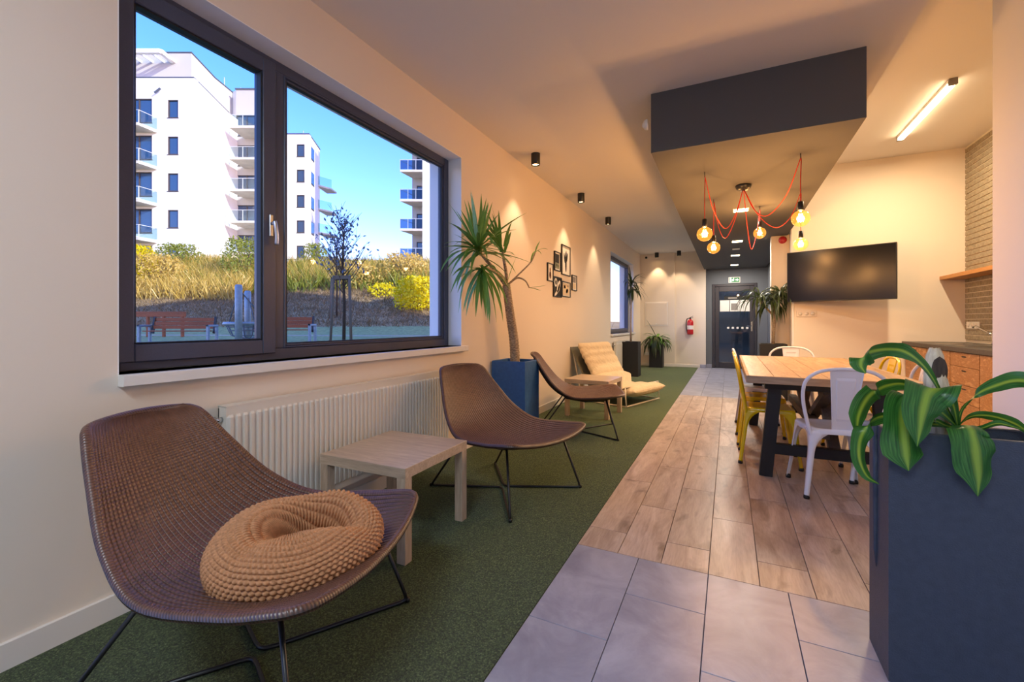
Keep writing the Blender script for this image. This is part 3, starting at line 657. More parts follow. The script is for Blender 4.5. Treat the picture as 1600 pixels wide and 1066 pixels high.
# ================================================================ planters
def planter(name, x0, x1, y0, y1, h, m, label, taper=.0, rim=.018, lx=0):
    cx, cy = (x0+x1)/2, (y0+y1)/2; t = thing(name, label, 'planter', (cx, cy, 0)); W, D = (x1-x0)/2, (y1-y0)/2
    def ringp(w, d, z): return [(-w, -d, z), (w, -d, z), (w, d, z), (-w, d, z)]
    k = 1-taper; rings = [ringp(W*k, D*k, 0), ringp(W, D, h-.004), ringp(W-.003, D-.003, h), ringp(W-rim+.003, D-rim+.003, h), ringp(W-rim, D-rim, h-.004), ringp(W-rim, D-rim, h-.10)]
    b = MB(); vs = [p for r in rings for p in r]
    fs = [(i*4+j, i*4+(j+1) % 4, (i+1)*4+(j+1) % 4, (i+1)*4+j) for i in range(5) for j in range(4)]+[(3, 2, 1, 0)]
    b.add(vs, fs); b.build('pot', m, t)
    g = [[(-W+rim+(2*W-2*rim)*i/8, -D+rim+(2*D-2*rim)*j/8, h-.06+random.uniform(-.008, .008)) for i in range(9)] for j in range(9)]
    MB().grid(g).build('soil', M['soil'], t); return t
LIM = [None]   # (origin, min x, max x, max y): leaves bend along a wall instead of passing through it
def blade(mb, base, d, L, w, droop=.4, n=7, fold=.25, roll=0., up=V(0, 0, 1)):
    """a sword leaf: starts along d and bends down by droop"""
    p = Vector(base); d = Vector(d).normalized(); st = L/n; rows = []; uv = []
    for i in range(n+1):
        t = i/n; s_ = d.cross(up); s_ = s_.normalized() if s_.length > 1e-4 else V(1, 0, 0); nn = s_.cross(d)
        if roll: q = Matrix.Rotation(roll, 3, d); s_ = q @ s_; nn = q @ nn
        ww = w*(.55+1.2*t if t < .35 else 1.0)*(1 if t < .45 else max(.02, 1-((t-.45)/.55)**1.6))/2
        rows.append([p-s_*ww+nn*ww*fold, p.copy(), p+s_*ww+nn*ww*fold]); uv.append([(0, t*3), (.5, t*3), (1, t*3)])
        d = (d+V(0, 0, -1)*droop*(.35+1.3*t)/n*2).normalized(); p = p+d*st
        if LIM[0]:
            o_, x0_, x1_, y1_ = LIM[0]; p.x = min(max(p.x, x0_-o_.x), x1_-o_.x); p.y = min(p.y, y1_-o_.y)
    mb.grid(rows, True, uv)
# blue planter with branching yucca
BP = V(-1.915, 3.95, 0)
planter('blue_planter', -2.095, -1.735, 3.79, 4.13, .76, M['bluepot'], 'tall blue square planter with leaning yucca against the wall')
yt = thing('yucca_tree', 'yucca with ringed bare trunk and spiky green crown in the blue planter', 'plant', tuple(BP+V(0, 0, .69)))
def wl_(x, y, z): return V(x, y, z)-BP-V(0, 0, .69)
tr = spline([wl_(-1.915, 3.95, .69), wl_(-1.925, 3.94, .95), wl_(-1.935, 3.88, 1.2), wl_(-1.94, 3.84, 1.36), wl_(-1.94, 3.80, 1.50)], 16)
MB().tube(tr, [(.048-.010*i/len(tr))*(1+.08*(i % 2)) for i in range(len(tr))], 12).build('trunk', M['trunk'], yt)
T0 = wl_(-1.94, 3.80, 1.49)
branches = [([T0, wl_(-1.93, 3.62, 1.58), wl_(-1.90, 3.38, 1.66), wl_(-1.88, 3.17, 1.74)], .020), ([T0, wl_(-1.90, 3.72, 1.60), wl_(-1.86, 3.60, 1.70), wl_(-1.84, 3.52, 1.80)], .018),
            ([T0, wl_(-1.91, 3.62, 1.57), wl_(-1.87, 3.36, 1.60), wl_(-1.84, 3.16, 1.60)], .016),
            ([T0, wl_(-1.84, 3.90, 1.62), wl_(-1.76, 3.99, 1.74), wl_(-1.74, 4.05, 1.84)], .009), ([T0, wl_(-1.86, 3.87, 1.57), wl_(-1.80, 3.93, 1.55), wl_(-1.77, 3.97, 1.48)], .010)]
for pts, r in branches:
    s_ = spline(pts, 6); MB().tube(s_, [r*(1-.4*i/len(s_))*(1+.1*(i % 2)) for i in range(len(s_))], 8).build('branch', M['trunk'], yt)
rng = random.Random(3)
def leaf_obj(base, d, L, w, droop, parent, m, name='leaf', roll=0, fold=.25):
    b = MB(); blade(b, base, d, L, w, droop, 7, fold, roll); return b.build(name, m, parent)
def heads(parent, centre, n, L, w, m, el, droop, seedr, az=None, xlim=None, off=V(0, 0, 0), xmax=None, ymax=None):
    for k in range(n):
        a = seedr.uniform(*(az or (0, 2*pi))); e = seedr.uniform(*el); ll = L*seedr.uniform(.72, 1.1)
        d = V(cos(e)*cos(a), cos(e)*sin(a), sin(e))
        if xlim is not None:   # keep clear of the wall
            tip = (off+centre).x+d.x*ll*.95
            if tip < xlim: d.x = max(-.05, (xlim-(off+centre).x)/ll); d.normalize()
        for ax_, lim in ((0, xmax), (1, ymax)):      # stay clear of walls on the far sides
            if lim is not None and (off+centre)[ax_]+d[ax_]*ll*.9 > lim: d[ax_] = max(-.3, (lim-(off+centre)[ax_])/(ll*.9)); d.normalize()
        leaf_obj(centre+V(seedr.uniform(-.02, .02), seedr.uniform(-.02, .02), seedr.uniform(-.04, .03)), d, ll, w*seedr.uniform(.8, 1.15), droop*seedr.uniform(.6, 1.3), parent, m, roll=seedr.uniform(-.4, .4))
OFF = BP+V(0, 0, .69)
h1, h2, h3 = branches[0][0][-1], branches[1][0][-1], branches[2][0][-1]
heads(yt, h1, 30, .50, .034, M['yucca'], (-.25, 1.35), .18, rng, None, -2.04, OFF)
heads(yt, h1, 16, .56, .034, M['yucca'], (-.5, .5), .55, rng, (pi*1.0, pi*1.9), -2.04, OFF)
heads(yt, h2, 14, .42, .032, M['yucca'], (.1, 1.4), .25, rng, None, -2.04, OFF)
heads(yt, h3, 16, .46, .034, M['yucca'], (-1.3, -.3), .9, rng, None, -2.04, OFF)
heads(yt, h3, 12, .42, .034, M['yucca'], (-.5, .3), .8, rng, None, -2.04, OFF)
for d, L in (((.12, -1, .12), .62), ((.15, -1, .0), .58), ((.3, -1, -.15), .55), ((.1, -1, .45), .55), ((.25, -.9, .3), .56), ((-.02, .35, 1), .5), ((.1, .6, 1), .48)): leaf_obj(h1, d, L, .036, .25, yt, M['yucca'])
for (bs, d, L, dr) in ((branches[3][0][-1], (.5, .8, .7), .17, .5), (branches[3][0][-2], (.1, .2, 1), .22, 1.6), (branches[3][0][-1], (.2, .3, 1), .14, .3), (branches[4][0][-1], (.55, .6, .08), .20, -.1), (branches[4][0][-1], (.5, .7, -.15), .14, 0), (T0, (.3, .1, 1), .3, .1)):
    leaf_obj(bs, d, L, .032, dr, yt, M['yucca'])
# thin dracaena in the first black planter
planter('black_planter', -2.05, -1.70, 9.38, 9.72, .735, M['blackpot'], 'tall black planter holding the thin-stemmed palm by the far window')
dt = thing('thin_palm', 'thin-stemmed palm with drooping dark leaves before the far window', 'plant', (-1.875, 9.55, .67))
MB().tube([(0, 0, 0), (-.01, 0, .4), (.0, 0, .85), (.01, 0, 1.25)], [.022, .02, .018, .016], 8).build('stem', M['trunk'], dt)
LIM[0] = (V(-1.875, 9.55, .67), -2.09, 9, 99); rng = random.Random(5); heads(dt, V(0, 0, 1.28), 26, .46, .030, M['darkleaf'], (-.1, 1.2), 1.1, rng, None, -2.07, V(-1.875, 9.55, .67))
heads(dt, V(0.02, 0, 1.18), 22, .42, .030, M['darkleaf'], (-.5, .5), 1.7, rng, None, -2.07, V(-1.875, 9.55, .67))
# small yucca in the second black planter
planter('black_planter', -1.815, -1.495, 11.55, 11.87, .735, M['blackpot'], 'black planter with bushy low yucca in the far corner')
sy = thing('low_yucca', 'bushy low yucca hanging over its black planter by the far wall', 'plant', (-1.655, 11.71, .66))
LIM[0] = (V(-1.655, 11.71, .66), -2.09, 9, 11.975); rng = random.Random(9); heads(sy, V(0, 0, .05), 30, .46, .060, M['yucca'], (.0, .9), 1.0, rng, None, None, V(-1.655, 11.71, .66), None, 11.97); heads(sy, V(0, -.10, .1), 26, .62, .055, M['darkleaf'], (-.1, .5), 2.0, rng, (pi, 2*pi))
leaf_obj(V(0, 0, .1), (-.4, -.3, .9), .55, .04, .1, sy, M['darkleaf']); leaf_obj(V(0.02, 0, .1), (1, -.3, .5), .55, .03, 1.6, sy, M['darkleaf'])
# palm beside the wall stub
planter('dark_planter', .42, .77, 7.50, 7.83, .82, M['blackpot'], 'dark planter behind the dining table below the drooping palm')
pm = thing('drooping_palm', 'twin-headed palm with hanging dark leaves beside the glass exit door', 'plant', (.60, 7.66, .75))
MB().tube([(0, 0, 0), (.01, 0, .35), (.0, 0, .70)], [.026, .022, .02], 8).build('stem', M['trunk'], pm)
MB().tube([(0, 0, .5), (.05, 0, .62), (.09, 0, .78)], [.016, .014, .012], 8).build('branch', M['trunk'], pm)
MB().tube([(0, 0, .5), (-.10, 0, .62), (-.17, 0, .74)], [.016, .014, .012], 8).build('branch', M['trunk'], pm)
LIM[0] = (V(.60, 7.66, .75), -9, .785, 7.905); rng = random.Random(12)
heads(pm, V(-.17, -.02, .76), 46, .50, .032, M['darkleaf'], (.1, 1.1), 2.0, rng, None, None, V(.60, 7.66, .75), .79, 7.90); heads(pm, V(.09, -.02, .80), 34, .46, .032, M['darkleaf'], (.1, 1.2), 2.0, rng, None, None, V(.60, 7.66, .75), .79, 7.90)
heads(pm, V(-.02, -.04, .70), 26, .44, .030, M['darkleaf'], (-.2, .6), 2.2, rng, (pi, 2*pi), None, V(.60, 7.66, .75), .79, 7.90)

LIM[0] = None
# ================================================================ right foreground trough with striped dracaena
PT = planter('slate_trough', .452, 1.25, 1.765, 1.975, .79, M['greypot'], 'big slate grey trough planter in the right foreground', rim=.022)
MB().tube([(-.399, .022, .30), (-.401, .022, .36), (-.401, .020, .60), (-.402, .018, .785)], [.002, .007, .009, .010], 10).build('moulded_crease', M['greypot'], PT)
DR = V(.635, 1.86, .73)
dp = thing('striped_dracaena', 'dracaena with broad yellow-striped green leaves in the slate trough', 'plant', tuple(DR))
def broad(pts, widths, twist=None, n=9, wave=.12, name='leaf', wd=None):
    """broad leaf along world points; wd = world direction of the leaf's width"""
    P = spline([Vector(p)-DR for p in pts], n); N = len(P); rows = []; uv = []
    for i, p in enumerate(P):
        t = i/(N-1); d = (P[min(i+1, N-1)]-P[max(i-1, 0)]).normalized()
        k = t*(len(widths)-1); a = min(int(k), len(widths)-2); ww = (widths[a]+(widths[a+1]-widths[a])*(k-a))/2
        if twist: q = t*(len(twist)-1); e = min(int(q), len(twist)-2); wdir = (Vector(twist[e])*(1-q+e)+Vector(twist[e+1])*(q-e))
        else: wdir = Vector(wd or (1, 0, 0))
        s_ = (wdir-d*wdir.dot(d)).normalized(); nn = s_.cross(d); row = []; u_ = []
        for j in range(9):
            x = -1+2*j/8; row.append(p+s_*ww*x+nn*(ww*.22*(abs(x)**1.3)+ww*wave*x*abs(x)*sin(t*17+2*x))); u_.append(((x+1)/2, t*3))
        rows.append(row); uv.append(u_)
    return MB().grid(rows, True, uv).build(name, M['dracaena'], dp)
R_ = (.8965, .443, 0)
st0 = V(.648, 1.86, .79)
def at(px, py, y):
    a = (px-800)/685; bb_ = (505-py)/685; X = a*cos(YAW)-sin(YAW); Y = a*sin(YAW)+cos(YAW); k = y/Y
    return V(X*k, y, CAMH+bb_*k)
b_ = at(1497, 668, 1.85)
broad([b_, at(1480, 640, 1.84), at(1463, 601, 1.80), at(1441, 570, 1.76), at(1412, 549, 1.72), at(1380, 546, 1.68), at(1353, 553, 1.65), at(1345, 570, 1.64), at(1353, 584, 1.64)], [.008, .010, .014, .030, .044, .058, .066, .055, .002], twist=[R_, R_, (.6, .4, .6), (.2, .3, .9), (.1, -.6, .8), (.1, -.5, .9), (.8, .3, .6), (.8, .3, .3)])
broad([b_, at(1488, 630, 1.82), at(1468, 608, 1.77), at(1452, 612, 1.73), at(1444, 640, 1.70), at(1438, 672, 1.69), at(1433, 698, 1.69)], [.010, .03, .10, .125, .115, .07, .002], wd=R_)
broad([b_, at(1465, 640, 1.82), at(1428, 622, 1.78), at(1412, 640, 1.745), at(1414, 680, 1.73), at(1417, 712, 1.72), at(1420, 736, 1.72)], [.012, .03, .085, .105, .125, .12, .004], wd=R_)
broad([b_, at(1460, 640, 1.86), at(1420, 603, 1.86), at(1385, 603, 1.85), at(1358, 620, 1.84), at(1342, 650, 1.83), at(1339, 683, 1.83)], [.010, .02, .035, .055, .065, .06, .002], twist=[R_, R_, (.2, -.5, .8), (.5, -.1, .8), (.9, .3, .5), R_, R_])
broad([b_, at(1440, 660, 1.84), at(1400, 650, 1.82), at(1366, 655, 1.80), at(1346, 682, 1.79), at(1343, 715, 1.79), at(1354, 743, 1.80), at(1374, 757, 1.80)], [.010, .02, .045, .05, .055, .045, .03, .002], twist=[R_, (.2, -.4, .8), (.3, -.3, .9), (.7, .2, .7), R_, R_])
broad([b_, at(1507, 664, 1.80), at(1518, 672, 1.745), at(1526, 705, 1.725), at(1530, 742, 1.72), at(1528, 776, 1.72)], [.012, .05, .105, .135, .10, .003], wd=R_)
broad([b_, at(1503, 640, 1.84), at(1527, 616, 1.82), at(1556, 603, 1.80), at(1585, 595, 1.78), at(1612, 598, 1.76), at(1650, 612, 1.74)], [.008, .012, .02, .045, .05, .05, .004], twist=[R_, (0, -.4, .9), (.1, -.5, .85)])
broad([b_, at(1515, 652, 1.86), at(1545, 650, 1.88), at(1585, 662, 1.9), at(1625, 690, 1.9)], [.010, .022, .03, .03, .003], twist=[(0, -.5, .85), (0, -.4, .9)])
broad([b_, at(1478, 665, 1.83), at(1460, 658, 1.81), at(1440, 668, 1.80)], [.008, .016, .016, .003], wd=R_)
broad([b_, at(1487, 640, 1.88), at(1478, 615, 1.90), at(1466, 585, 1.92)], [.012, .03, .04, .004], wd=R_)
broad([b_, at(1530, 670, 1.82), at(1560, 662, 1.80), at(1600, 672, 1.80)], [.008, .015, .02, .003], twist=[(0, -.5, .85), (0, -.4, .9)])
MB().tube([tuple(st0-DR+V(0, 0, -.08)), tuple(st0-DR+V(0, 0, -.02)), tuple(b_-DR)], [.016, .015, .012], 8).build('stem', M['trunk'], dp)
# driftwood post standing in the trough
dw = thing('driftwood_post', 'pale weathered driftwood stump standing among the dracaena leaves', 'driftwood', (.605, 1.90, .70))
prof = []; rng = random.Random(2)
def stump(z0, z1, r0, r1, dx, seed, top=True):
    rg = random.Random(seed); off = [rg.uniform(.88, 1.12) for _ in range(20)]; rows = []
    n = 14
    for i in range(n+1):
        t = i/n; z = z0+(z1-z0)*t; r = r0+(r1-r0)*t; e = 1 if i < n-1 else (.86 if i == n-1 else .5)
        rows.append([(dx+r*e*off[k % 20]*(1+.05*sin(6*t+k))*cos(2*pi*k/20), r*e*.8*off[(k+3) % 20]*sin(2*pi*k/20), z+(.006*sin(k*2.2) if i >= n-1 else 0)) for k in range(21)])
    rows.append([(dx, 0, z1+.002)]*21); return MB().grid(rows, True)
stump(0, .345, .028, .027, 0, 4).build('trunk', M['drift'], dw)
stump(0, .26, .022, .021, .008, 8).build('side_stub', M['drift'], dw).location = (.0, -.022, 0)
rows = []
for i in range(9):
    for_ = -1+i/4; zz = .275+for_*.048
    rows.append([(.002+(-1+j/4)*.020*sqrt(max(0, 1-for_**2))+.002, -.0215-.006*(1-for_**2)*(1-(-1+j/4)**2)-.003, zz) for j in range(9)])
MB().grid(rows, True).build('bark_scar', M['driftdark'], dw)
# ================================================================ cream lounge chair
lc = thing('lounge_chair', 'cream padded lounge chair with thin tube frame against the left wall', 'chair', (-1.07, 6.345, .004), RAD(-18))
# local +x forward; origin at the middle of the front edge on the floor
bmt = M['beigemetal']; W = .475
for sg in (-1, 1):
    pth = [(-.02, W*sg, .262), (0, W*sg, .012), (-.30, W*sg, .012), (-.74, W*sg*.92, .012), (-.90, W*sg*.85, .60), (-.97, W*sg*.80, .78)]
    MB().tube(pth, .010, 8).build('side_frame', bmt, lc)
MB().tube([(0, -W, .012), (0, W, .012)], .011, 8).build('front_rail', bmt, lc)
MB().tube([(-.02, -W, .262), (-.02, W, .262)], .008, 8).build('front_bar', bmt, lc)
MB().tube([(-.74, -W*.92, .012), (-.74, W*.92, .012)], .010, 8).build('rear_rail', bmt, lc)
prof = spline([(-.02, 0, .262), (-.25, 0, .19), (-.50, 0, .165), (-.66, 0, .26), (-.80, 0, .50), (-.955, 0, .77)], 6)
MB().grid([[(p.x, y, p.z) for y in (-W*.92, -W*.4, W*.4, W*.92)] for p in prof]).build('sling', M['sling'], lc)
def pad(P0, P1, N_, half, thick, seed, name, bulge=.03):
    """puffy quilted pad following a polyline in the x-z plane"""
    rg = random.Random(seed); pr = spline([(a, 0, c) for a, c in P0], 10); n = len(pr); rows = []; K = 24
    for i, p in enumerate(pr):
        d = (pr[min(i+1, n-1)]-pr[max(i-1, 0)]).normalized(); nn = V(-d.z, 0, d.x); nn = nn if nn.z > 0 or nn.x > 0 else -nn
        t = i/(n-1); e = max(0, 1-(2*t-1)**10)**.5*.85+.15; row = []
        for k in range(K*2):
            a = 2*pi*k/(K*2); cx = abs(cos(a))**.35*(1 if cos(a) > 0 else -1); sx = abs(sin(a))**.7*(1 if sin(a) > 0 else -1)
            dim = 1-.10*sin(t*pi*9)*abs(sx)
            row.append(p+nn*(thick/2*e*sx*dim*(1-.35*abs(cx)**5)+thick/2)+V(0, half*cx*(1-.02*sin(t*40)), 0))
        row.append(row[0]); rows.append(row)
    b = MB().grid(rows, True); b.add(rows[0][:-1], [tuple(range(K*2))], True); b.add(rows[-1][:-1], [tuple(range(K*2))[::-1]], True); return b
pad([(.10, .285), (-.06, .268), (-.30, .25), (-.48, .245), (-.62, .27)], None, 1,     .45, .15, 1, '').build('seat_pad', M['cream'], lc)
pad([(-.60, .27), (-.72, .48), (-.82, .64), (-.90, .79)], None, 1, .41, .15, 2, '').build('back_pad', M['cream'], lc)
lc['label'] = 'cream padded lounge chair with thin tube frame against the left wall'

# ================================================================ pressed metal dining chairs
def metal_chair(m, label):
    t = thing('metal_chair', label, 'chair'); H = .445; a, bq = .172, .172
    # seat with rolled edge and a dished middle (local +x forward)
    rows = []; n = 12
    def sq(s_, z, e=.28):
        r = []
        for k in range(41):
            th = 2*pi*k/40; r.append((s_*a*abs(cos(th))**e*(1 if cos(th) > 0 else -1)*1.0, s_*bq*abs(sin(th))**e*(1 if sin(th) > 0 else -1)*(1.04 if cos(th) > 0 else .94), z))
        return r
    MB().grid([sq(.02, H-.007), sq(.55, H-.006), sq(.80, H-.001), sq(.93, H+.003), sq(1.0, H), sq(1.035, H-.010), sq(1.04, H-.03)]).build('seat', m, t)
    zt = H-.012; ft = .218
    for sx in (-1, 1):
        for sy in (-1, 1):
            def edge(z):   # corner line of the leg: flares outwards to the floor
                q = max(0, (zt-z)/zt); return a*1.02+(ft-a)*(q**1.15)
            def wid(z):    # width of each wing: meets the neighbour at mid side near the seat (arched apron)
                q = z/zt
                if q < .62: return .024+.012*q
                qq = (q-.62)/.38; return .0315+(a*1.0-.0315)*(1-sqrt(max(0, 1-qq**2.6)))
            rows = []; N = 22
            for i in range(N+1):
                z = .012+(zt-.012)*i/N; e = edge(z); w_ = min(wid(z), e); c_ = min(.014, w_*.5); row = []
                row += [(sx*e*1.0, sy*(e-w_), z), (sx*e, sy*(e-w_*.6), z), (sx*e, sy*(e-c_), z), (sx*(e-c_*.3), sy*(e-c_*.3), z), (sx*(e-c_), sy*e, z), (sx*(e-w_*.6), sy*e, z), (sx*(e-w_), sy*e, z)]
                rows.append(row)
            lg = MB().grid(rows, True).build('leg', m, t); md = lg.modifiers.new('thickness', 'SOLIDIFY'); md.thickness = .004; md.offset = -1 if sx*sy > 0 else 1
            MB().lathe([(.017, -.012), (.018, -.0), (.016, .012)], 10, (sx*(ft-.012), sy*(ft-.012), .012)).build('foot_cap', M['blackplastic'], lg)
    # hoop back
    pts = [(-.165, -.165, .40), (-.170, -.185, .46), (-.192, -.218, .60), (-.212, -.226, .70), (-.228, -.205, .775), (-.242, -.13, .828), (-.246, 0, .843)]
    pts = pts+[(p[0], -p[1], p[2]) for p in pts[-2::-1]]
    MB().tube(spline(pts, 8), .0115, 8).build('back_hoop', m, t)
    # splat with pressed panel
    rows = []; U = [-1, -.92, -.62, -.55, -.45, .45, .55, .62, .92, 1]
    for i in range(25):
        q = i/24; z = .437+(.835-.437)*q; hw = .055+.036*q; x = -.158-.085*max(q,0)**.9; row = []
        for u in U:
            ins = 1 if abs(u) < .5 else (.5 if abs(u) < .58 else 0); ze = 1 if .22 < q < .80 else (.5 if .18 < q < .84 else 0)
            row.append((x-.004*(ins*ze > .2)-(.006 if abs(u) > .95 else 0), hw*u, z))
        rows.append(row)
    sp = MB().grid(rows, False).build('back_splat', m, t); md = sp.modifiers.new('thickness', 'SOLIDIFY'); md.thickness = .003
    t['group'] = 'pressed metal dining chairs'; return t
wch = metal_chair(M['whitemetal'], 'white metal chair at the near end of the dining table, back towards the viewer')
wch.location = (.625, 3.605, 0); wch.rotation_euler.z = RAD(98)
wch['group'] = 'white metal dining chairs'
clone(wch, 'white metal chair at the far end of the dining table', (.66, 5.93, 0), RAD(-92))
clone(wch, 'white metal chair third along the left side of the dining table', (.29, 5.40, 0), RAD(2))
clone(wch, 'white metal chair on the right side of the table nearest the driftwood', (.99, 4.02, 0), RAD(178))
ych = metal_chair(M['yellowmetal'], 'yellow metal chair nearest on the left side of the dining table')
ych.location = (.295, 4.19, 0); ych.rotation_euler.z = RAD(-1); ych['group'] = 'yellow metal dining chairs'
clone(ych, 'second yellow metal chair on the left side of the dining table', (.285, 4.78, 0), RAD(1))
clone(ych, 'yellow metal chair on the right side of the dining table before the cabinets', (.99, 4.70, 0), RAD(181))

# ================================================================ dining table
tb = thing('dining_table', 'long rustic pine dining table on black trestle legs', 'table', (.61, 4.66, 0))
TX, TY, TZ = .485, 1.10, .755
nb_ = 6; wd = 2*TX/nb_
for k in range(nb_):
    o = MB().box(-wd/2+.001, wd/2-.001, -TY+.012, TY-.012, -.022, .022, bev=.002).build('board', M['oldwood'], tb, (-TX+wd*(k+.5), 0, TZ-.022+random.uniform(-.0012, .0012)))
for sg in (-1, 1):
    MB().box(-TX-.003, TX+.003, -.013, .013, -.030, .0225, bev=.003).build('end_board', M['oldedge'], tb, (0, sg*(TY-.001), TZ-.022))
for sg in (-1, 1):
    MB().box(-.012, .012, -TY, TY, -.030, .0225, bev=.003).build('edge_board', M['oldedge'], tb, (sg*(TX+.001), 0, TZ-.022))
bk = M['blackmetal']; bw = mat('black_painted_wood', '#15161b', .5, bump_s=60, bump=.2)
for sg in (-1, 1):
    ye = sg*.90
    MB().box(-.37, .37, ye-.04, ye+.04, .645, .703, bev=.003).build('top_rail', bw, tb)
    for sx in (-1, 1): MB().bar((sx*.305, ye, .65), (sx*.365, ye, .0), .085, .07, up=(0, 1, 0)).build('leg', bw, tb)
    MB().box(-.33, .33, ye-.028, ye+.028, .17, .245, bev=.003).build('stretcher', bw, tb)
MB().box(-.035, .035, -.87, .87, .30, .37, bev=.003).build('long_stretcher', M['brace'], tb)
for a_, c_ in (((.03, -.86, .64), (.03, .10, .22)), ((.03, -.10, .22), (.03, .86, .64)), ((.075, -.30, .65), (.075, -.80, .20)), ((.075, .3, .65), (.075, .8, .2))): MB().bar(a_, c_, .05, .07, up=(1, 0, 0)).build('brace', M['brace'], tb)

# ================================================================ spider pendant lamp
BC = (.13, 4.86, 2.482)
sl = thing('spider_pendant_lamp', 'spider pendant lamp with red cords and five globe bulbs over the table', 'lamp', BC)
MB().lathe([(.001, -.052), (.035, -.050), (.062, -.036), (.070, -.012), (.070, 0)], 24).build('canopy', M['blackmetal'], sl)
B_ = [((-.193, 4.29), 1.93, (-.03, 4.58, 2.02)), ((.514, 4.15), 1.965, (.31, 4.52, 2.09)), ((-.147, 5.27), 1.955, (-.03, 5.10, 2.02)), ((.323, 5.83), 2.175, (.22, 5.40, 1.93)), ((.655, 5.28), 1.93, (.42, 5.12, 2.09))]
for (hx, hy), bz, low in B_:
    L_ = lambda x, y, z: (x-BC[0], y-BC[1], z-BC[2])
    hk = L_(hx, hy, 2.482)
    MB().tube([hk, (hk[0], hk[1], -.03)], .003, 6).tube(spline([(hk[0], hk[1]-.01, -.03), (hk[0], hk[1]+.0, -.042), (hk[0], hk[1]+.012, -.032)], 4), .003, 6).build('ceiling_hook', M['blackmetal'], sl)
    bx, by, bz_ = L_(hx, hy, bz)
    lo = V(*L_(*low)); dx = V(hk[0], hk[1], 0).normalized()*.012
    s_ = spline([(dx.x, dx.y, -.05), V(dx.x, dx.y, -.05).lerp(lo, .45)+V(0, 0, -.08), lo, V(hk[0], hk[1], -.04).lerp(lo, .42)+V(0, 0, -.10), (hk[0]-dx.x*1.2, hk[1]-dx.y, -.06), (hk[0], hk[1], -.034), (hk[0]+.004, hk[1], -.06), (bx, by, -.2), (bx, by, bz_+.13)], 9)
    MB().tube(s_, .0038, 6).build('cord', M['cord'], sl)
    MB().lathe([(.008, .135), (.021, .130), (.022, .07), (.0195, .062)], 16, (bx, by, bz_)).build('lamp_socket', M['blackplastic'], sl)
    bl = MB().lathe([(.018, .066), (.022, .058), (.040, .050), (.055, .036), (.0635, .017), (.066, 0), (.0635, -.02), (.054, -.039), (.036, -.056), (.015, -.065), (.001, -.0665)], 24, (bx, by, bz_), cap=False).build('bulb', M['bulb'], sl)
    f = MB()
    for k in range(6):
        a0 = 2*pi*k/6; f.tube([(bx+.012*cos(a0), by+.012*sin(a0), bz_+.038), (bx+.020*cos(a0+.4), by+.020*sin(a0+.4), bz_-.03)], .0011, 4)
    f.build('filament', M['filament'], bl)
    d = bpy.data.lights.new('bulb_light', 'POINT'); d.energy = 12.5; d.color = (1.0, .54, .24); d.shadow_soft_size = .03
    o = bpy.data.objects.new('bulb_light', d); C.objects.link(o); o.location = (hx, hy, bz)

# ================================================================ ceiling spots, square lights, batten, alarms
def spot(x, y, label, e=17, first={}):
    if 'o' not in first:
        t = thing('ceiling_spot', label, 'lamp', (x, y, CZ)); MB().lathe([(.040, -.005), (.048, 0)], 20).lathe([(.044, -.125), (.048, -.122), (.048, 0)], 24, cap=False).build('housing', M['blackmetal'], t)
        MB().lathe([(.040, -.108), (.001, -.106)], 20, cap=False).build('lens', M['spotlens'], t); t['group'] = 'black cylinder ceiling spots'; first['o'] = t
    else: t = clone(first['o'], label, (x, y, CZ), 0)
    d = bpy.data.lights.new('spot_light', 'SPOT'); d.energy = e; d.color = (1.0, .70, .42); d.spot_size = RAD(78); d.spot_blend = .55; d.shadow_soft_size = .02
    o = bpy.data.objects.new('spot_light', d); C.objects.link(o); o.location = (x, y, CZ-.135)
spot(-1.86, 4.336, 'black cylinder ceiling spot nearest the viewer above the yucca')
spot(-1.86, 5.956, 'black cylinder ceiling spot above the framed pictures')
spot(-1.86, 7.50, 'black cylinder ceiling spot between the pictures and the far window')
spot(-1.665, 11.82, 'black cylinder ceiling spot by the far wall nearer the corner')
spot(-1.12, 11.76, 'black cylinder ceiling spot by the far wall nearer the dark ceiling box')
q0 = None
for k, (x, y) in enumerate([(.13, 5.90), (.128, 8.13), (.12, 9.79), (.12, 11.4)]):
    lab = 'square recessed light %s in the dark ceiling box' % ('nearest the pendant lamp', 'behind the pendant bulbs', 'third from the pendant', 'nearest the exit door')[k]
    if q0 is None:
        q0 = thing('recessed_light', lab, 'lamp', (x, y, 2.482)); MB().box(-.085, .085, -.085, .085, -.006, 0, bev=.002).build('trim_ring', M['white'], q0); MB().box(-.072, .072, -.072, .072, -.0075, -.005).build('diffuser', M['led'], q0); q0['group'] = 'square recessed lights'
    else: clone(q0, lab, (x, y, 2.482), 0)
for x, y in [(.13, 5.90), (.128, 8.13), (.12, 9.79), (.12, 11.4)]: area_light('recessed_light_source', (x, y, 2.468), (.13, .13), 7 if y < 7 else 13, (1.0, .88, .74))
area_light('vestibule_fill_light', (.1, 13.1, 2.45), (.6, .6), 22, (.85, .92, 1.0))  # added lamp standing in for the vestibule's daylight
MB().box(-.06, .06, -.06, .06, -.012, 0, bev=.003).build('ceiling_vent', M['white'], None, (.12, 8.95, 2.482))
tag(bpy.data.objects['ceiling_vent'], 'small unlit white square plate between the recessed lights', 'vent')
bt = thing('batten_light', 'slim glowing batten light on the kitchen ceiling', 'lamp', (1.80, 5.94, KZ))
MB().box(-.03, .03, -.68, .68, -.03, 0, bev=.003).build('housing', M['white'], bt); MB().box(-.028, .028, -.66, .66, -.055, -.028, bev=.006).build('diffuser', M['fixture'], bt)
MB().box(-.031, .031, -.69, -.66, -.058, .0, bev=.003).build('end_cap', M['greyink'], bt); MB().box(-.031, .031, .66, .69, -.058, .0, bev=.003).build('end_cap', M['greyink'], bt)
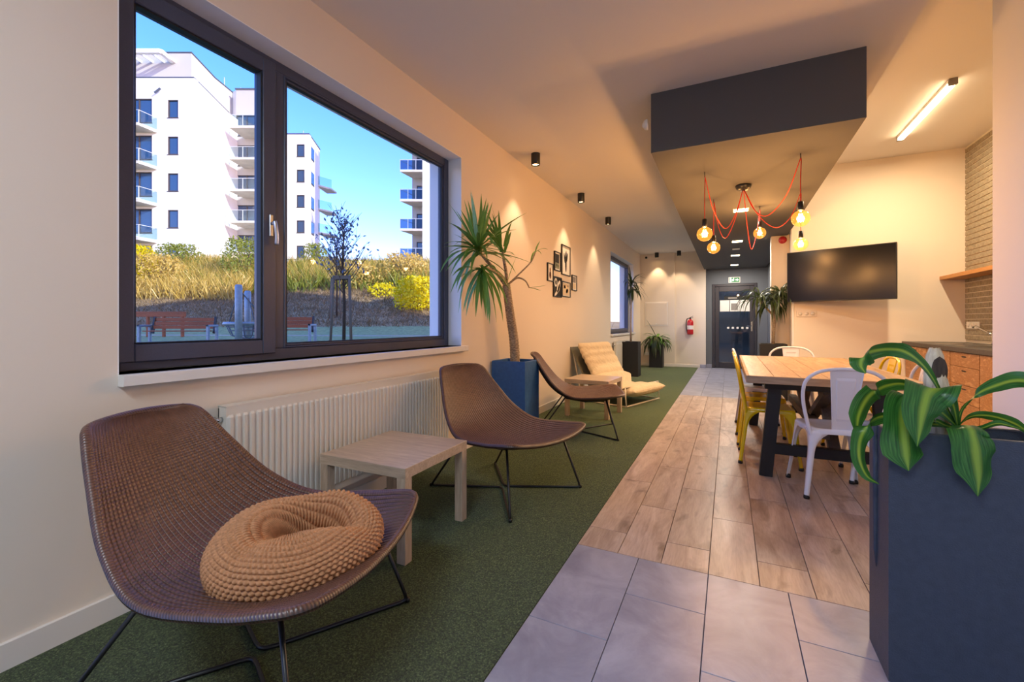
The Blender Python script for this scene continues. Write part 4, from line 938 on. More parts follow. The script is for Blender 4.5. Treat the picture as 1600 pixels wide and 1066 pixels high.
area_light('batten_light_source', (1.80, 5.94, KZ-.065), (.05, 1.3), 30, (1.0, .78, .50))
for x, y, sx_, sy_ in ((-.55, -.95, .6, .25),):  # housing made up for the added fill light
    t = thing('rear_fill_panel', 'added fill light panel %s' % ('far behind the viewer' if x < 0 else 'just above the viewer'), 'lamp', (x, y, CZ)); MB().box(-sx_, sx_, -sy_, sy_, -.035, 0, bev=.004).build('frame', M['white'], t)
    MB().box(-sx_+.02, sx_-.02, -sy_+.02, sy_-.02, -.037, -.034).build('lens', M['panel'], t)
t = thing('alarm_beacon', 'round red alarm sounder under the dark ceiling box', 'alarm', (.745, 7.93, 2.44), 0)
MB().lathe([(.05, 0), (.055, .02), (.055, .05)], 20).build('base', M['red'], t); MB().lathe([(.045, .05), (.042, .07), (.02, .085)], 20).build('lens', M['red'], t); t.rotation_euler = (RAD(90), 0, 0); t.location = (.745, 7.93, 2.41)
t = thing('smoke_detector', 'small white detector on the left flank of the dark ceiling box', 'detector', (-.553, 3.47, 2.65)); t.rotation_euler = (0, RAD(-90), 0)
MB().lathe([(.038, 0), (.040, .012), (.030, .030)], 20).build('base', M['white'], t); MB().lathe([(.022, .03), (.018, .04), (.004, .042)], 16).build('sensor', M['white'], t)
t = thing('wall_camera', 'tiny dark dome camera high on the far wall', 'camera', (-1.955, 12.0, 2.86)); t.rotation_euler = (RAD(90), 0, 0)
MB().lathe([(.035, 0), (.035, .03)], 16).build('mount', M['white'], t); MB().sphere((0, 0, .04), .03).build('dome', M['blackplastic'], t)
# exit sign
t = thing('exit_sign', 'green emergency exit sign with running man and arrow over the door', 'sign', (.126, 12.2, 2.20))
gm = mat('exit_green', '#1d7a45', .5); wm = mat('sign_white', '#e8f4e8', .5, emit='#dfffe6', es=.5)
MB().box(-.13, .13, -.03, 0, -.072, .072, bev=.004).build('housing', M['white'], t); MB().box(-.115, .115, -.032, -.029, -.058, .058).build('face', gm, t)
MB().box(-.10, -.065, -.034, -.031, -.05, .05).box(-.05, -.012, -.034, -.031, -.012, .018).build('door_symbol', wm, t)
f = MB().sphere((-.015, -.033, .036), .011, sc=(1, .2, 1)); f.bar((-.018, -.033, .024), (-.032, -.033, -.008), .004, .016, up=(1, 0, 0)).bar((-.030, -.033, -.006), (-.008, -.033, -.028), .004, .009, up=(0, 0, 1)).bar((-.032, -.033, -.006), (-.052, -.033, -.038), .004, .009).bar((-.02, -.033, .018), (.0, -.033, .0), .004, .007)
f.build('running_figure', wm, t)
MB().prism([(.025, -.012), (.06, -.012), (.06, -.034), (.098, 0), (.06, .034), (.06, .012), (.025, .012)], -.034, -.031, 'y').build('arrow', wm, t)
# extinguisher
t = thing('fire_extinguisher', 'red fire extinguisher hanging on the far white wall', 'extinguisher', (-.872, 11.955, .84))
MB().lathe([(.060, 0), (.072, .008), (.075, .03), (.075, .30), (.066, .345), (.035, .375), (.022, .385), (.022, .40)], 24).build('cylinder', M['red'], t)
MB().lathe([(.0757, .13), (.0757, .23)], 24, cap=False).build('label', M['paper'], t)
MB().box(-.02, .02, -.03, .02, .40, .43, bev=.004).bar((0, -.02, .43), (.07, -.03, .47), .018, .008).bar((0, -.02, .415), (.07, -.03, .425), .018, .008).build('valve', M['blackmetal'], t)
MB().tube(spline([(-.02, 0, .415), (-.07, -.01, .40), (-.095, -.01, .30), (-.088, -.01, .15), (-.07, -.015, .05)], 6), .010, 8).build('hose', M['blackplastic'], t)
MB().box(-.03, .03, .07, .094, .20, .36, bev=.003).build('bracket', M['red'], t)
# access panel
t = thing('access_panel', 'flush white access panel on the far wall', 'panel', (-1.70, 12.0, 1.37))
MB().box(-.285, .285, -.010, 0, -.31, .31, bev=.003).build('frame', M['base'], t); MB().box(-.262, .262, -.014, -.004, -.287, .287, bev=.003).build('door', M['wall'], t)
MB().box(-.02, .02, -.018, -.013, -.27, -.25, bev=.002).build('latch', M['white'], t)
t = thing('wall_socket', 'white socket plate low on the far wall', 'socket', (-1.93, 12.0, .32)); MB().box(-.075, .075, -.012, 0, -.04, .04, bev=.003).build('plate', M['white'], t); MB().box(-.05, -.01, -.014, -.010, -.02, .02, bev=.002).box(.01, .05, -.014, -.010, -.02, .02, bev=.002).build('insert', M['paper'], t)

# ================================================================ television and wall fittings
t = thing('television', 'large black television on a swivel wall bracket', 'television', (1.305, 7.14, 1.778), RAD(-20.8))
MB().box(-.592, .592, -.022, .025, -.350, .350, bev=.005).build('housing', M['blackplastic'], t)
MB().box(-.582, .582, -.0235, -.0215, -.337, .340).build('screen', M['screen'], t); MB().bar((0, .02, 0), (.07, .2, 0), .12, .25).build('swivel_arm', M['blackmetal'], t); MB().box(-.03, .03, -.02, .0, -.357, -.349).build('sensor_bar', M['greyink'], t)
t = thing('cable_duct', 'narrow white cable duct running down from the television', 'duct', (.823, 7.40, 0)); MB().box(-.012, .012, -.018, 0, .07, 1.43, bev=.002).build('channel', M['white'], t)
t = thing('wall_socket', 'cream triple socket strip under the television', 'socket', (.985, 7.40, 1.262))
MB().box(-.12, .12, -.012, 0, -.042, .042, bev=.003).build('plate', M['wall'], t)
for k in (-1, 0, 1): MB().lathe([(.026, -.002), (.026, .003)], 16).build('insert', M['base'], t, (k*.075, -.012, 0)).rotation_euler = (RAD(90), 0, 0)
# pictures
PIC = {'F1': (5.825, 6.190, 1.815, 2.243, 'tallest black-framed picture with a dark cactus-like figure'), 'F2': (5.538, 5.768, 1.842, 2.106, 'black-framed picture with dark photo, upper left of the tallest one'),
       'F3': (5.288, 5.490, 1.678, 1.917, 'leftmost small black-framed picture with a reddish figure'), 'F4': (5.502, 5.814, 1.485, 1.762, 'black-framed picture with bold black and white swirls'),
       'F5': (5.836, 6.194, 1.504, 1.725, 'wide black-framed light picture like a pale map'), 'F6': (6.274, 6.502, 1.620, 1.856, 'rightmost small black-framed pale picture')}
PX = XL
beige = mat('beige_print', '#d9c7a8', .8); brown = mat('brown_print', '#8a5a44', .8); grn = mat('grey_green_print', '#8c927e', .8)
for key, (y0, y1, z0, z1, lab) in PIC.items():
    t = thing('picture_frame', lab, 'picture', (PX, (y0+y1)/2, (z0+z1)/2)); hw, hh = (y1-y0)/2, (z1-z0)/2; e = .013
    MB().box(0, .022, -hw, -hw+e, -hh, hh, bev=.002).box(0, .022, hw-e, hw, -hh, hh, bev=.002).box(0, .022, -hw+e, hw-e, -hh, -hh+e, bev=.002).box(0, .022, -hw+e, hw-e, hh-e, hh, bev=.002).build('frame', M['blackplastic'], t)
    MB().box(.002, .010, -hw+e*.5, hw-e*.5, -hh+e*.5, hh-e*.5).build('mount', M['ink'] if key == 'F4' else M['paper'], t)
    def blob(pts, m, nm='print'): MB().prism(pts, .0102, .0110, 'x').build(nm, m, t)
    def ell(cy, cz, a_, c_, m, rot=0, n=14): blob([(cy+a_*cos(2*pi*k/n)*cos(rot)-c_*sin(2*pi*k/n)*sin(rot), cz+a_*cos(2*pi*k/n)*sin(rot)+c_*sin(2*pi*k/n)*cos(rot)) for k in range(n)], m)
    if key == 'F1':
        ell(0, -.02, .035, .15, M['ink']); ell(-.055, .03, .025, .075, M['ink'], .3); ell(.05, .05, .022, .07, M['ink'], -.3); ell(.01, .10, .02, .05, M['greyink'])
    elif key == 'F2':
        blob([(-.075, -.02), (.075, -.02), (.075, .10), (-.075, .10)], M['ink']); blob([(-.075, -.10), (.075, -.10), (.075, -.02), (-.075, -.02)], grn); ell(-.02, -.05, .02, .025, M['ink']); ell(.04, -.06, .015, .02, M['ink'])
    elif key == 'F3': ell(0, .035, .022, .03, brown); ell(0, -.035, .035, .05, brown); ell(0, -.02, .02, .04, beige)
    elif key == 'F4': ell(-.06, .06, .055, .06, M['paper']); ell(-.055, .06, .03, .035, brown); ell(.05, .01, .05, .10, M['paper'], -.6); ell(.06, .0, .025, .07, M['ink'], -.6); ell(-.03, -.08, .09, .022, M['paper'], .5)
    elif key == 'F5': blob([(-.14, -.085), (.14, -.085), (.14, .085), (-.14, .085)], beige); ell(-.06, .035, .04, .025, grn); ell(.04, -.02, .05, .03, grn, .4); ell(.08, .05, .02, .015, brown)
    else: blob([(-.07, .005), (.07, .005), (.07, .09), (-.07, .09)], M['greyink']); blob([(-.07, -.09), (.07, -.09), (.07, -.005), (-.07, -.005)], beige)

# ================================================================ kitchen corner
CF, KY0 = 2.065, 4.3      # cabinet fronts, near end of the run
wt = tag(MB().box(2.03, 2.65, KY0, 7.4, .845, .893, bev=.003).build('kitchen_worktop', M['worktop'], None), 'dark grey worktop running along the brick wall', 'worktop')
units = [(6.715, 7.395, 1, 'plywood base cabinet with door in the far corner by the wall'), (6.115, 6.705, 1, 'plywood base cabinet with door second from the far corner'), (5.515, 6.105, 4, 'plywood drawer cabinet with four drawers'), (4.915, 5.505, 1, 'plywood base cabinet with door right of the drawers')]
for (y0, y1, n, lab) in units:
    t = thing('base_cabinet', lab, 'cabinet', (CF, y0, 0)); t['group'] = 'plywood kitchen base cabinets'; Wd = y1-y0
    MB().box(.020, .56, -.003, Wd+.003, .09, .843).build('body', M['gasket'], t); MB().box(.06, .56, 0, Wd, 0, .09).build('plinth', M['gasket'], t)
    edges = [.095, .838] if n == 1 else [.095, .345, .520, .698, .838]
    for a_, c_ in zip(edges, edges[1:]):
        # front with a black patch painted as the shade of a finger slot
        nm = 'door' if n == 1 else 'drawer'; o = MB().box(0, .018, .002, Wd-.002, a_+.002, c_-.002, bev=.0015).build(nm, M['ply'], t)
        cy, cz = Wd/2, c_-.035; MB().prism([(cy-.055, cz-.004), (cy-.03, cz-.012), (cy+.03, cz-.012), (cy+.055, cz-.004), (cy+.03, cz+.002), (cy-.03, cz+.002)], -.0006, .002, 'x').build('slot_shade', M['gasket'], o)
    if n == 4: pass
t = thing('sink', 'steel sink let into the worktop', 'sink', (2.33, 6.35, .893)); r_ = .19
MB().grid([[(r_*1.0*k_*cx, .36*k_*cy, z) for cx, cy in ((-1, -1), (1, -1), (1, 1), (-1, 1), (-1, -1))] for k_, z in ((1.06, .003), (1.0, .004), (.95, .001), (.9, -.12), (.05, -.13))], False).build('basin', M['chrome'], t)
MB().lathe([(.02, -.128), (.002, -.126)], 12).build('drain', M['blackmetal'], t)
t = thing('kitchen_tap', 'chrome kitchen tap with long spout against the bricks', 'tap', (2.56, 6.52, .893))
MB().lathe([(.026, 0), (.024, .02), (.020, .03), (.020, .13), (.016, .14)], 16).build('body', M['chrome'], t)
MB().tube([(0, 0, .10), (-.02, .10, .14), (-.04, .30, .205), (-.045, .33, .20), (-.045, .335, .18)], .010, 8).build('spout', M['chrome'], t); MB().tube([(0, 0, .14), (.0, -.06, .17)], .006, 8).build('lever', M['chrome'], t)
t = thing('wall_socket', 'white double socket on the brick wall above the worktop', 'socket', (2.638, 7.17, 1.105)); MB().box(-.014, 0, -.15, .15, -.042, .042, bev=.003).build('plate', M['white'], t)
for k in (-1, 0, 1): MB().lathe([(.026, -.0), (.026, .004)], 14).build('insert', M['base'], t, (-.014, k*.09, 0)).rotation_euler = (0, RAD(-90), 0)
tag(MB().box(2.40, 2.636, 5.2, 7.398, 1.675, 1.72, bev=.002).build('wall_shelf', M['shelfwood'], None), 'oak shelf board fixed across the brick wall', 'shelf')
# ================================================================ outside: garden bank, benches, trees, houses
RX, FW = V(cos(YAW), sin(YAW), 0), V(-sin(YAW), cos(YAW), 0)
def ga(a, d, z=0): return RX*a+FW*d+V(0, 0, z)
def at2(px, py, d): return ga((px-800)*d/685, d, CAMH+(505-py)*d/685)
def hz(a, d):   # ground height outside
    z = lin([(0, -.2), (4, .0), (10, .35), (13, .46), (19, .72), (21.5, 1.25), (27, 3.1), (32, 4.7), (36, 5.2), (90, 5.6)], d)
    if a > -3 and z > .8: z = .8+(z-.8)*max(.08, 1-(a+3)/6)
    if 19 < d < 40: z += .25*noise.noise(V(a*.15, d*.2, 0))
    return z-(.0 if a < -6 else 0)
rows = []
for i in range(70):
    d = 3.2+(i/69)**1.6*92
    rows.append([ga(a, d, hz(a, d)) for a in [-75+2.2*k for k in range(60)]])
rows = [[(p if p.x < -2.9 else V(-2.9, p.y, -.2)) for p in r] for r in rows]
g = MB().grid(rows, True); 
lawn = [r for r in rows]
nl = next(i for i in range(70) if 3.2+(i/69)**1.6*92 > 19.6)
o = MB().grid(rows[:nl+1], True).build('lawn', M['lawn']); tag(o, 'strip of green lawn outside the big window', 'lawn'); o['kind'] = 'stuff'
o = MB().grid(rows[nl:], True).build('grassy_bank', M['hill']); tag(o, 'dry grassy bank rising behind the benches', 'bank'); o['kind'] = 'stuff'
ec = ga(-5, 17.0, 0)
MB().bar(ga(-22, 17.5, hz(0, 17.5)+.01), ga(2, 16.6, hz(0, 16.6)+.01), .18, .05).build('path_kerb', M['concrete'], None)
tag(bpy.data.objects['path_kerb'], 'pale kerb line across the lawn', 'kerb')
b = MB().box(-90, -2.46, -40, 90, -.5, -.24); b.build('ground', M['lawn'], None)['kind'] = 'structure'
b = MB().box(-5.5, -2.46, -12, 17, -.24, -.16); b.build('trim_7', M['concrete'], None)['kind'] = 'structure'
rg = random.Random(11)
def thicket(name, m, label, n, afn, hgt, wid, lean=.35, cat='shrubs'):
    b = MB()
    for k in range(n):
        a, d = afn(rg); z = hz(a, d)-.05; h = hgt*rg.uniform(.4, 1.2); x = rg.uniform(-lean, lean)*h; y = rg.uniform(-lean, lean)*h; w_ = wid*rg.uniform(.6, 1.4)
        p = ga(a, d, z); q = p+RX*x*.5+V(0, 0, h*.55)+FW*y*.5; r = p+RX*x+V(0, 0, h)+FW*y
        u = RX*cos(k)+FW*sin(k); b.add([p-u*w_/2, p+u*w_/2, q+u*w_/2, q-u*w_/2, r], [(0, 1, 2, 3), (3, 2, 4)], False, [(0, 0), (1, 0), (1, .5), (0, .5), (.5, 1)])
    o = b.build(name, m); tag(o, label, cat); o['kind'] = 'stuff'; return o
def band(a0, a1, d0, d1): return lambda r: (r.uniform(a0, a1), d0+(d1-d0)*r.random()**.8)
thicket('dry_reeds', M['straw'], 'dense straw-coloured dry stems on the left of the bank', 24000, band(-33, -16, 25, 33.5), 1.3, .040, .7)
thicket('dry_reeds', M['straw'], 'straw-coloured dry stems right of the window mullion', 13000, band(-16, -5, 28, 34), 1.1, .040, .7)
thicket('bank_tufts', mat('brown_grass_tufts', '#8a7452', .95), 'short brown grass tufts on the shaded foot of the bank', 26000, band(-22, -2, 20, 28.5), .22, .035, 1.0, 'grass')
thicket('bank_weeds', M['olive'], 'olive green weeds mixed through the dry stems', 9000, band(-33, -5, 26.5, 33.5), 1.3, .05, .8)
def bush(name, m, label, px, py, d, r, h, n, leaf=.10, twigs=True):
    c0 = at2(px, py, d); t = thing(name, label, 'shrub', tuple(c0)); b = MB(); tw = MB()
    for k in range(n):
        th, u_ = rg.uniform(0, 2*pi), rg.random(); zz = h*rg.random()**.8; rr = r*sqrt(u_)*(.55+.6*sin(pi*min(1, zz/h*.8+.15)))
        p = V(rr*cos(th), rr*sin(th), zz+rg.uniform(-.1, .1)); s_ = leaf*rg.uniform(.5, 1.3); e1 = V(rg.gauss(0, 1), rg.gauss(0, 1), rg.gauss(0, 1)).normalized(); e2 = e1.orthogonal().normalized()
        b.add([p-e1*s_, p-e2*s_*.45, p+e1*s_, p+e2*s_*.45], [(0, 1, 2, 3)], False, [(0, 0), (1, 0), (1, 1), (0, 1)])
    b.build('foliage', m, t)
    for k in range(14):
        th = rg.uniform(0, 2*pi); tw.tube([(0, 0, -.3), (r*.3*cos(th), r*.3*sin(th), h*.5), (r*.75*cos(th), r*.75*sin(th), h*rg.uniform(.8, 1.1))], [.02, .014, .005], 4)
    tw.build('twigs', M['twig'], t); return t
bush('yellow_shrub', M['gold'], 'bright yellow shrub at the right end of the bank', 652, 484, 23.5, 1.15, 1.7, 2600)
bush('yellow_shrub', M['gold'], 'smaller bright yellow shrub left of the brightest one', 600, 468, 26, .9, .9, 500)
bush('yellow_shrub', M['gold'], 'pale yellow shrub at the left edge of the big window', 215, 440, 27, 1.0, 2.2, 1200)
bush('olive_shrub', M['olive'], 'tall olive shrub in front of the right balconies of the white block', 383, 435, 29, 1.3, 2.6, 1700)
bush('olive_shrub', M['olive'], 'olive shrub growing in front of the middle house', 492, 415, 33, .9, 1.6, 800)
bush('olive_shrub', M['olive'], 'olive shrub at the top of the bank below the small windows', 280, 425, 31, 1.5, 1.9, 1500)
bush('straw_shrub', M['straw'], 'straw-coloured shrub in the middle of the bank', 560, 455, 28, 1.6, 1.7, 1500)
bush('straw_shrub', M['straw'], 'straw-coloured shrub behind the bright yellow one', 632, 440, 29, 1.5, 1.8, 1400)
bush('straw_shrub', M['straw'], 'straw-coloured shrub next to the pale yellow one', 245, 455, 27, 1.5, 2.2, 1900)
# bench
def bench(px, d, label, first={}):
    p = at2(px, 540, d); p.z = hz(0, d)
    if 'o' in first: o = clone(first['o'], label, tuple(p), YAW+RAD(2)); return
    t = thing('garden_bench', label, 'bench', tuple(p), YAW+RAD(2)); first['o'] = t; t['group'] = 'wooden garden benches'
    for k in range(3): MB().box(-.88, .88, .20+.04*k, .235+.04*k, .50+k*.115, .60+k*.115, bev=.005).build('back_slat', M['bench'], t)
    for k in range(3): MB().box(-.88, .88, -.22+k*.13, -.11+k*.13, .42, .45, bev=.005).build('seat_slat', M['bench'], t)
    for sx in (-1, 1):
        MB().bar((sx*.90, .20, .36), (sx*.90, .30, .86), .07, .05).build('back_post', M['blackmetal'], t)
        MB().box(sx*.98-.035, sx*.98+.035, -.24, -.16, 0, .62, bev=.01).box(sx*.98-.035, sx*.98+.035, .16, .24, 0, .55, bev=.01).box(sx*.98-.035, sx*.98+.035, -.24, .24, .56, .62, bev=.01).build('leg', M['galv'], t)
bench(279, 13.0, 'slatted garden bench left outside the window'); bench(438, 13.6, 'slatted garden bench half hidden by the window mullion')
# basket swing with two posts
t = thing('nest_swing', 'round rope basket swing between two steel posts', 'swing', tuple(ga(-6.20, 10.2, hz(0, 10.2))), YAW)
MB().tube([(.12, -.45, 0), (.12, -.45, 1.60), (.12, -.45, 1.63)], [.075, .075, .05], 12).build('post', M['galv'], t); MB().tube([(-.40, .75, 0), (-.40, .75, 1.55), (-.40, .75, 1.58)], [.075, .075, .05], 12).build('post', M['galv'], t)
MB().tube([(-.02+.50*cos(2*pi*k/24), .15+.42*sin(2*pi*k/24), .76) for k in range(24)], .045, 8, closed=True).build('ring', M['galv'], t)
nt2 = MB()
for k in range(14):
    a0 = 2*pi*k/14; nt2.tube([(-.02+.48*cos(a0), .15+.40*sin(a0), .74), (-.02+.36*cos(a0), .15+.30*sin(a0), .48), (-.02, .15, .38)], .010, 4)
for rr, zz in ((.47, .68), (.43, .60), (.36, .48), (.22, .41)): nt2.tube([(-.02+rr*cos(2*pi*k/20), .15+rr*.83*sin(2*pi*k/20), zz) for k in range(20)], .010, 4, closed=True)
nt2.build('basket_net', M['rope'], t)
MB().tube([(-.48, .15, .78), (.10, -.42, 1.5)], .014, 5).tube([(.44, .15, .78), (.13, -.42, 1.5)], .014, 5).tube([(-.1, .55, .78), (-.38, .72, 1.45)], .014, 5).build('rope', M['rope'], t)
# low wooden play edge far left
t = thing('play_frame', 'low brown timber play frame behind the left bench', 'play frame', tuple(ga(-13.3, 16.5, hz(0, 16.5))), YAW)
MB().box(-1.2, 1.0, -.06, .06, .75, .95, bev=.01).build('beam', M['bench'], t)
for x in (-1.0, -.4, .2, .9): MB().box(x-.04, x+.04, -.05, .05, 0, .78, bev=.01).build('post', M['bench'], t)
# young trees with stakes
def young_tree(px, py, d, top_py, label, leaves, seed, stakes=True):
    base = at2(px, py, d); base.z = hz(base.dot(RX), d); H = CAMH+(505-top_py)*d/685-base.z; r = random.Random(seed)
    t = thing('young_tree', label, 'tree', tuple(base), YAW); tr = MB(); tr.tube([(0, 0, -.1), (.02, 0, H*.35), (-.03, 0, H*.65), (0.02, 0, H*.98)], [.05, .042, .03, .008], 6); tr.build('trunk', M['bark'], t)
    bm = MB(); lf = MB()
    for k in range(34):
        z0 = H*(.42+.5*r.random()); a_ = r.uniform(0, 2*pi); L = (H-z0)*.42+.25; e = V(cos(a_)*L*.62, sin(a_)*L*.62, L*.95)
        p0 = V(0, 0, z0); p1 = p0+e; bm.tube([p0, p0.lerp(p1, .5)+V(0, 0, -.05), p1], [.014, .009, .004], 4)
        for q in range(3): a2 = r.uniform(0, 2*pi); s0 = p0.lerp(p1, r.uniform(.3, .9)); bm.tube([s0, s0+V(cos(a2)*.25, sin(a2)*.25, .3)], [.007, .003], 4)
        for q in range(leaves):
            c_ = p0.lerp(p1, r.uniform(.3, 1.05))+V(r.uniform(-.22, .22), r.uniform(-.22, .22), r.uniform(-.1, .2)); e1 = V(r.gauss(0, 1), r.gauss(0, 1), r.gauss(0, 1)).normalized()*.06; e2 = e1.orthogonal().normalized()*.03
            lf.add([c_-e1, c_-e2, c_+e1, c_+e2], [(0, 1, 2, 3)], False, [(0, 0), (1, 0), (1, 1), (0, 1)])
    bm.build('branches', M['twig'], t)
    if leaves: lf.build('foliage', M['bluleaf'], t)
    S = [(-.26, -.25), (.30, -.25), (.05, .4)]; sh = 1.95
    for x, y in S: MB().tube([(x*1.0, y, -.1), (x*.72, y*.72, sh)], .035, 6).build('stake', M['stake'], t)
    for (x, y), (x2, y2) in zip(S, S[1:]+S[:1]): MB().bar((x*.72, y*.72, sh-.04), (x2*.72, y2*.72, sh-.04), .03, .09).build('tie_board', M['stake'], t)
young_tree(537, 533, 11.5, 338, 'young staked tree on the lawn with sparse grey-blue leaves', 6, 4)
young_tree(526, 480, 22, 366, 'smaller staked young tree further up the bank', 3, 6)
# retaining wall and railing at the top of the bank
o = tag(MB().bar(at2(560, 416, 36.5), at2(715, 420, 36.5), .4, 1.0).build('retaining_wall', M['rendergrey']), 'pale retaining wall along the top of the bank', 'wall')
t = thing('guard_rail', 'thin dark guard rail along the top of the bank', 'rail', (0, 0, 0)); MB().tube([at2(200, 402, 35.5), at2(705, 409, 35.5)], .03, 5).build('handrail', M['roofedge'], t)
for k in range(16): MB().tube([at2(205+33*k, 403+.45*k, 35.5), at2(205+33*k, 425, 35.5)], .025, 5).build('post', M['roofedge'], t)
# ---- apartment blocks, built in a frame whose x runs along RX and y along FW
def face_window(par, a0, a1, z0, z1, d, split=False, m='winframe', blind=False):
    w_ = .07; f = MB()
    for q in ((a0, a0+w_, z0, z1), (a1-w_, a1, z0, z1), (a0+w_, a1-w_, z0, z0+w_), (a0+w_, a1-w_, z1-w_, z1)): f.box(q[0], q[1], d-.03, d+.1, q[2], q[3])
    if split: f.box((a0+a1)/2-w_/2, (a0+a1)/2+w_/2, d-.03, d+.1, z0, z1)
    f.box(a0-.05, a1+.05, d-.10, d+.02, z0-.05, z0); fo = f.build('window', M[m], par); MB().box(a0+w_, a1-w_, d+.05, d+.07, z0+w_, z1-w_).build('pane', M['bglass'], fo)
def wall_with_holes(par, a0, a1, d0, d1, z0, z1, holes, m, rec=.18, name='wall'):
    """front wall sheet at d0 with openings, solid behind at d0+rec"""
    xs = sorted({a0, a1, *[h[0] for h in holes], *[h[1] for h in holes]}); zs = sorted({z0, z1, *[h[2] for h in holes], *[h[3] for h in holes]}); b = MB()
    for x, x2 in zip(xs, xs[1:]):
        for z, z2 in zip(zs, zs[1:]):
            cx, cz = (x+x2)/2, (z+z2)/2
            if not any(h[0] < cx < h[1] and h[2] < cz < h[3] for h in holes): b.box(x, x2, d0, d0+rec, z, z2)
    b.box(a0, a1, d0+rec, d1, z0, z1); return b.build(name, m, par)
def balcony(par, a0, a1, d0, d1, z, rail='railglass', h=1.05, wedge=True):
    s_ = MB(); s_.prism([(a0, d0), (a1-.35, d0), (a1, d1), (a0, d1)] if wedge else [(a0, d0), (a1, d0), (a1, d1), (a0, d1)], z-.22, z); sl_ = s_.build('balcony_slab', M['concrete'], par)
    r = MB(); n = max(2, int((a1-a0)/1.1)); e = a1-.35 if wedge else a1
    r.box(a0, e, d0+.02, d0+.07, z+h-.04, z+h); r.bar((e, d0+.04, z+h-.02), (a1-.03, d1, z+h-.02), .05, .04)
    for k in range(n+1): x = a0+(e-a0)*k/n; r.box(x-.025, x+.025, d0+.02, d0+.07, z-.1, z+h)
    r.build('railing', M['rail'], sl_)
    MB().box(a0, e, d0+.04, d0+.05, z+.08, z+h-.06).build('rail_panel', M[rail], sl_); MB().bar((e, d0+.04, z+h/2), (a1-.03, d1, z+h/2), .012, h-.15).build('rail_panel', M[rail], sl_)
def A(px, d): return (px-800)*d/685
def Zz(py, d): return CAMH+(505-py)*d/685
# block 1
b1 = thing('apartment_block', 'large white apartment block with glass balconies, left in the window', 'building', (0, 0, 0), YAW)
aL, aR = A(100, 37), A(303, 37); Z1 = Zz(122, 37); holes = []; wins = []
for k in range(6):
    zt_ = Zz(156, 37)-3.1*k; holes.append((A(262, 37), A(278.5, 37), zt_-1.52, zt_)); holes.append((A(196, 37), A(237.5, 37), zt_-2.05+.1, zt_+.1))
wall_with_holes(b1, aL, aR, 37, 37.5, 3, Z1, holes, M['render'])
f = MB(); aB = A(358, 43.2)
f.prism([(aL, 37.5), (aR, 37.5), (aR+.001, 37.02), (aB, 43.2), (aB, 46), (aL, 46)], 3, Z1); f.build('wall', M['render'], b1)
for k, h in enumerate(holes): face_window(b1, h[0], h[1], h[2], h[3], 37.06, split=(h[1]-h[0] > 1.5))
for k in range(6): balcony(b1, A(160, 35.4), A(246, 37), 35.5, 37.0, Zz(191, 35.5)-3.1*k)
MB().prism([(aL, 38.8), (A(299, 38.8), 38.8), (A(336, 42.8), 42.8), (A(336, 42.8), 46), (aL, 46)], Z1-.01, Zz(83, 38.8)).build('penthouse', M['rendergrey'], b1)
MB().prism([(aL, 38.75), (A(299.5, 38.75), 38.75), (A(337, 42.8), 42.8), (A(337, 42.8), 46), (aL, 46)], Zz(83, 38.8), Zz(83, 38.8)+.1).build('roof_edge', M['roofedge'], b1)
MB().prism([(aL, 36.98), (aR, 36.98), (aB+.02, 43.2), (aB-.3, 43.2), (aR-.3, 37.4), (aL, 37.4)], Z1, Z1+.1).build('parapet_edge', M['roofedge'], b1)
f = MB(); z = Zz(78, 37.4)
f.box(aL, A(252, 37.4), 37.2, 37.5, z-.35, z).bar((A(252, 37.4), 37.3, z-.17), (A(270, 38.8), 38.8, z-.17), .3, .35); f.build('pergola_beam', M['render'], b1)
for k in range(7): x = A(256, 37.6)-1.0*k; MB().bar((x, 37.45, z-.2), (x+.1, 38.9, z-.2), .08, .2).build('pergola_slat', M['render'], b1)
# recessed wing with balconies
Z2 = Zz(149, 45.6); holes = []
for k in range(6): zf = Zz(196, 42)-3.04*k; holes.append((A(369, 44.5), A(402, 44.5), zf+.05, zf+2.15))
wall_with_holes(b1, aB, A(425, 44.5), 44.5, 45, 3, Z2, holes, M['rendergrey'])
MB().box(aB-.2, A(425, 44.5), 45, 45.8, 3, Z2).build('wall', M['render'], b1)
MB().prism([(A(334, 46), 46), (A(356, 46), 46), (aB+.3, 44.6), (aB-2, 50)], Z1-1, Z2+.3).build('stair_tower', M['render'], b1)
MB().box(aB-.2, A(425, 44.5), 44.4, 45.8, Z2, Z2+.12).build('roof_edge', M['roofedge'], b1)
for h in holes: face_window(b1, h[0], h[1], h[2], h[3], 44.56, split=True)
for k in range(6): balcony(b1, A(357.5, 42), A(422, 42), 42, 44.5, Zz(196, 42)-3.04*k, wedge=False)
MB().tube([(A(350.5, 46), 46, Z2-.5), (A(350.5, 46), 46, Z2+2.1)], .05, 5).build('mast', M['rail'], b1)
f = MB().bar((A(243, 36.9), 36.8, Zz(147, 37)), (A(252, 36.9), 36.8, Zz(140, 37)), .12, .12).build('roof_spout', M['roofedge'], b1)
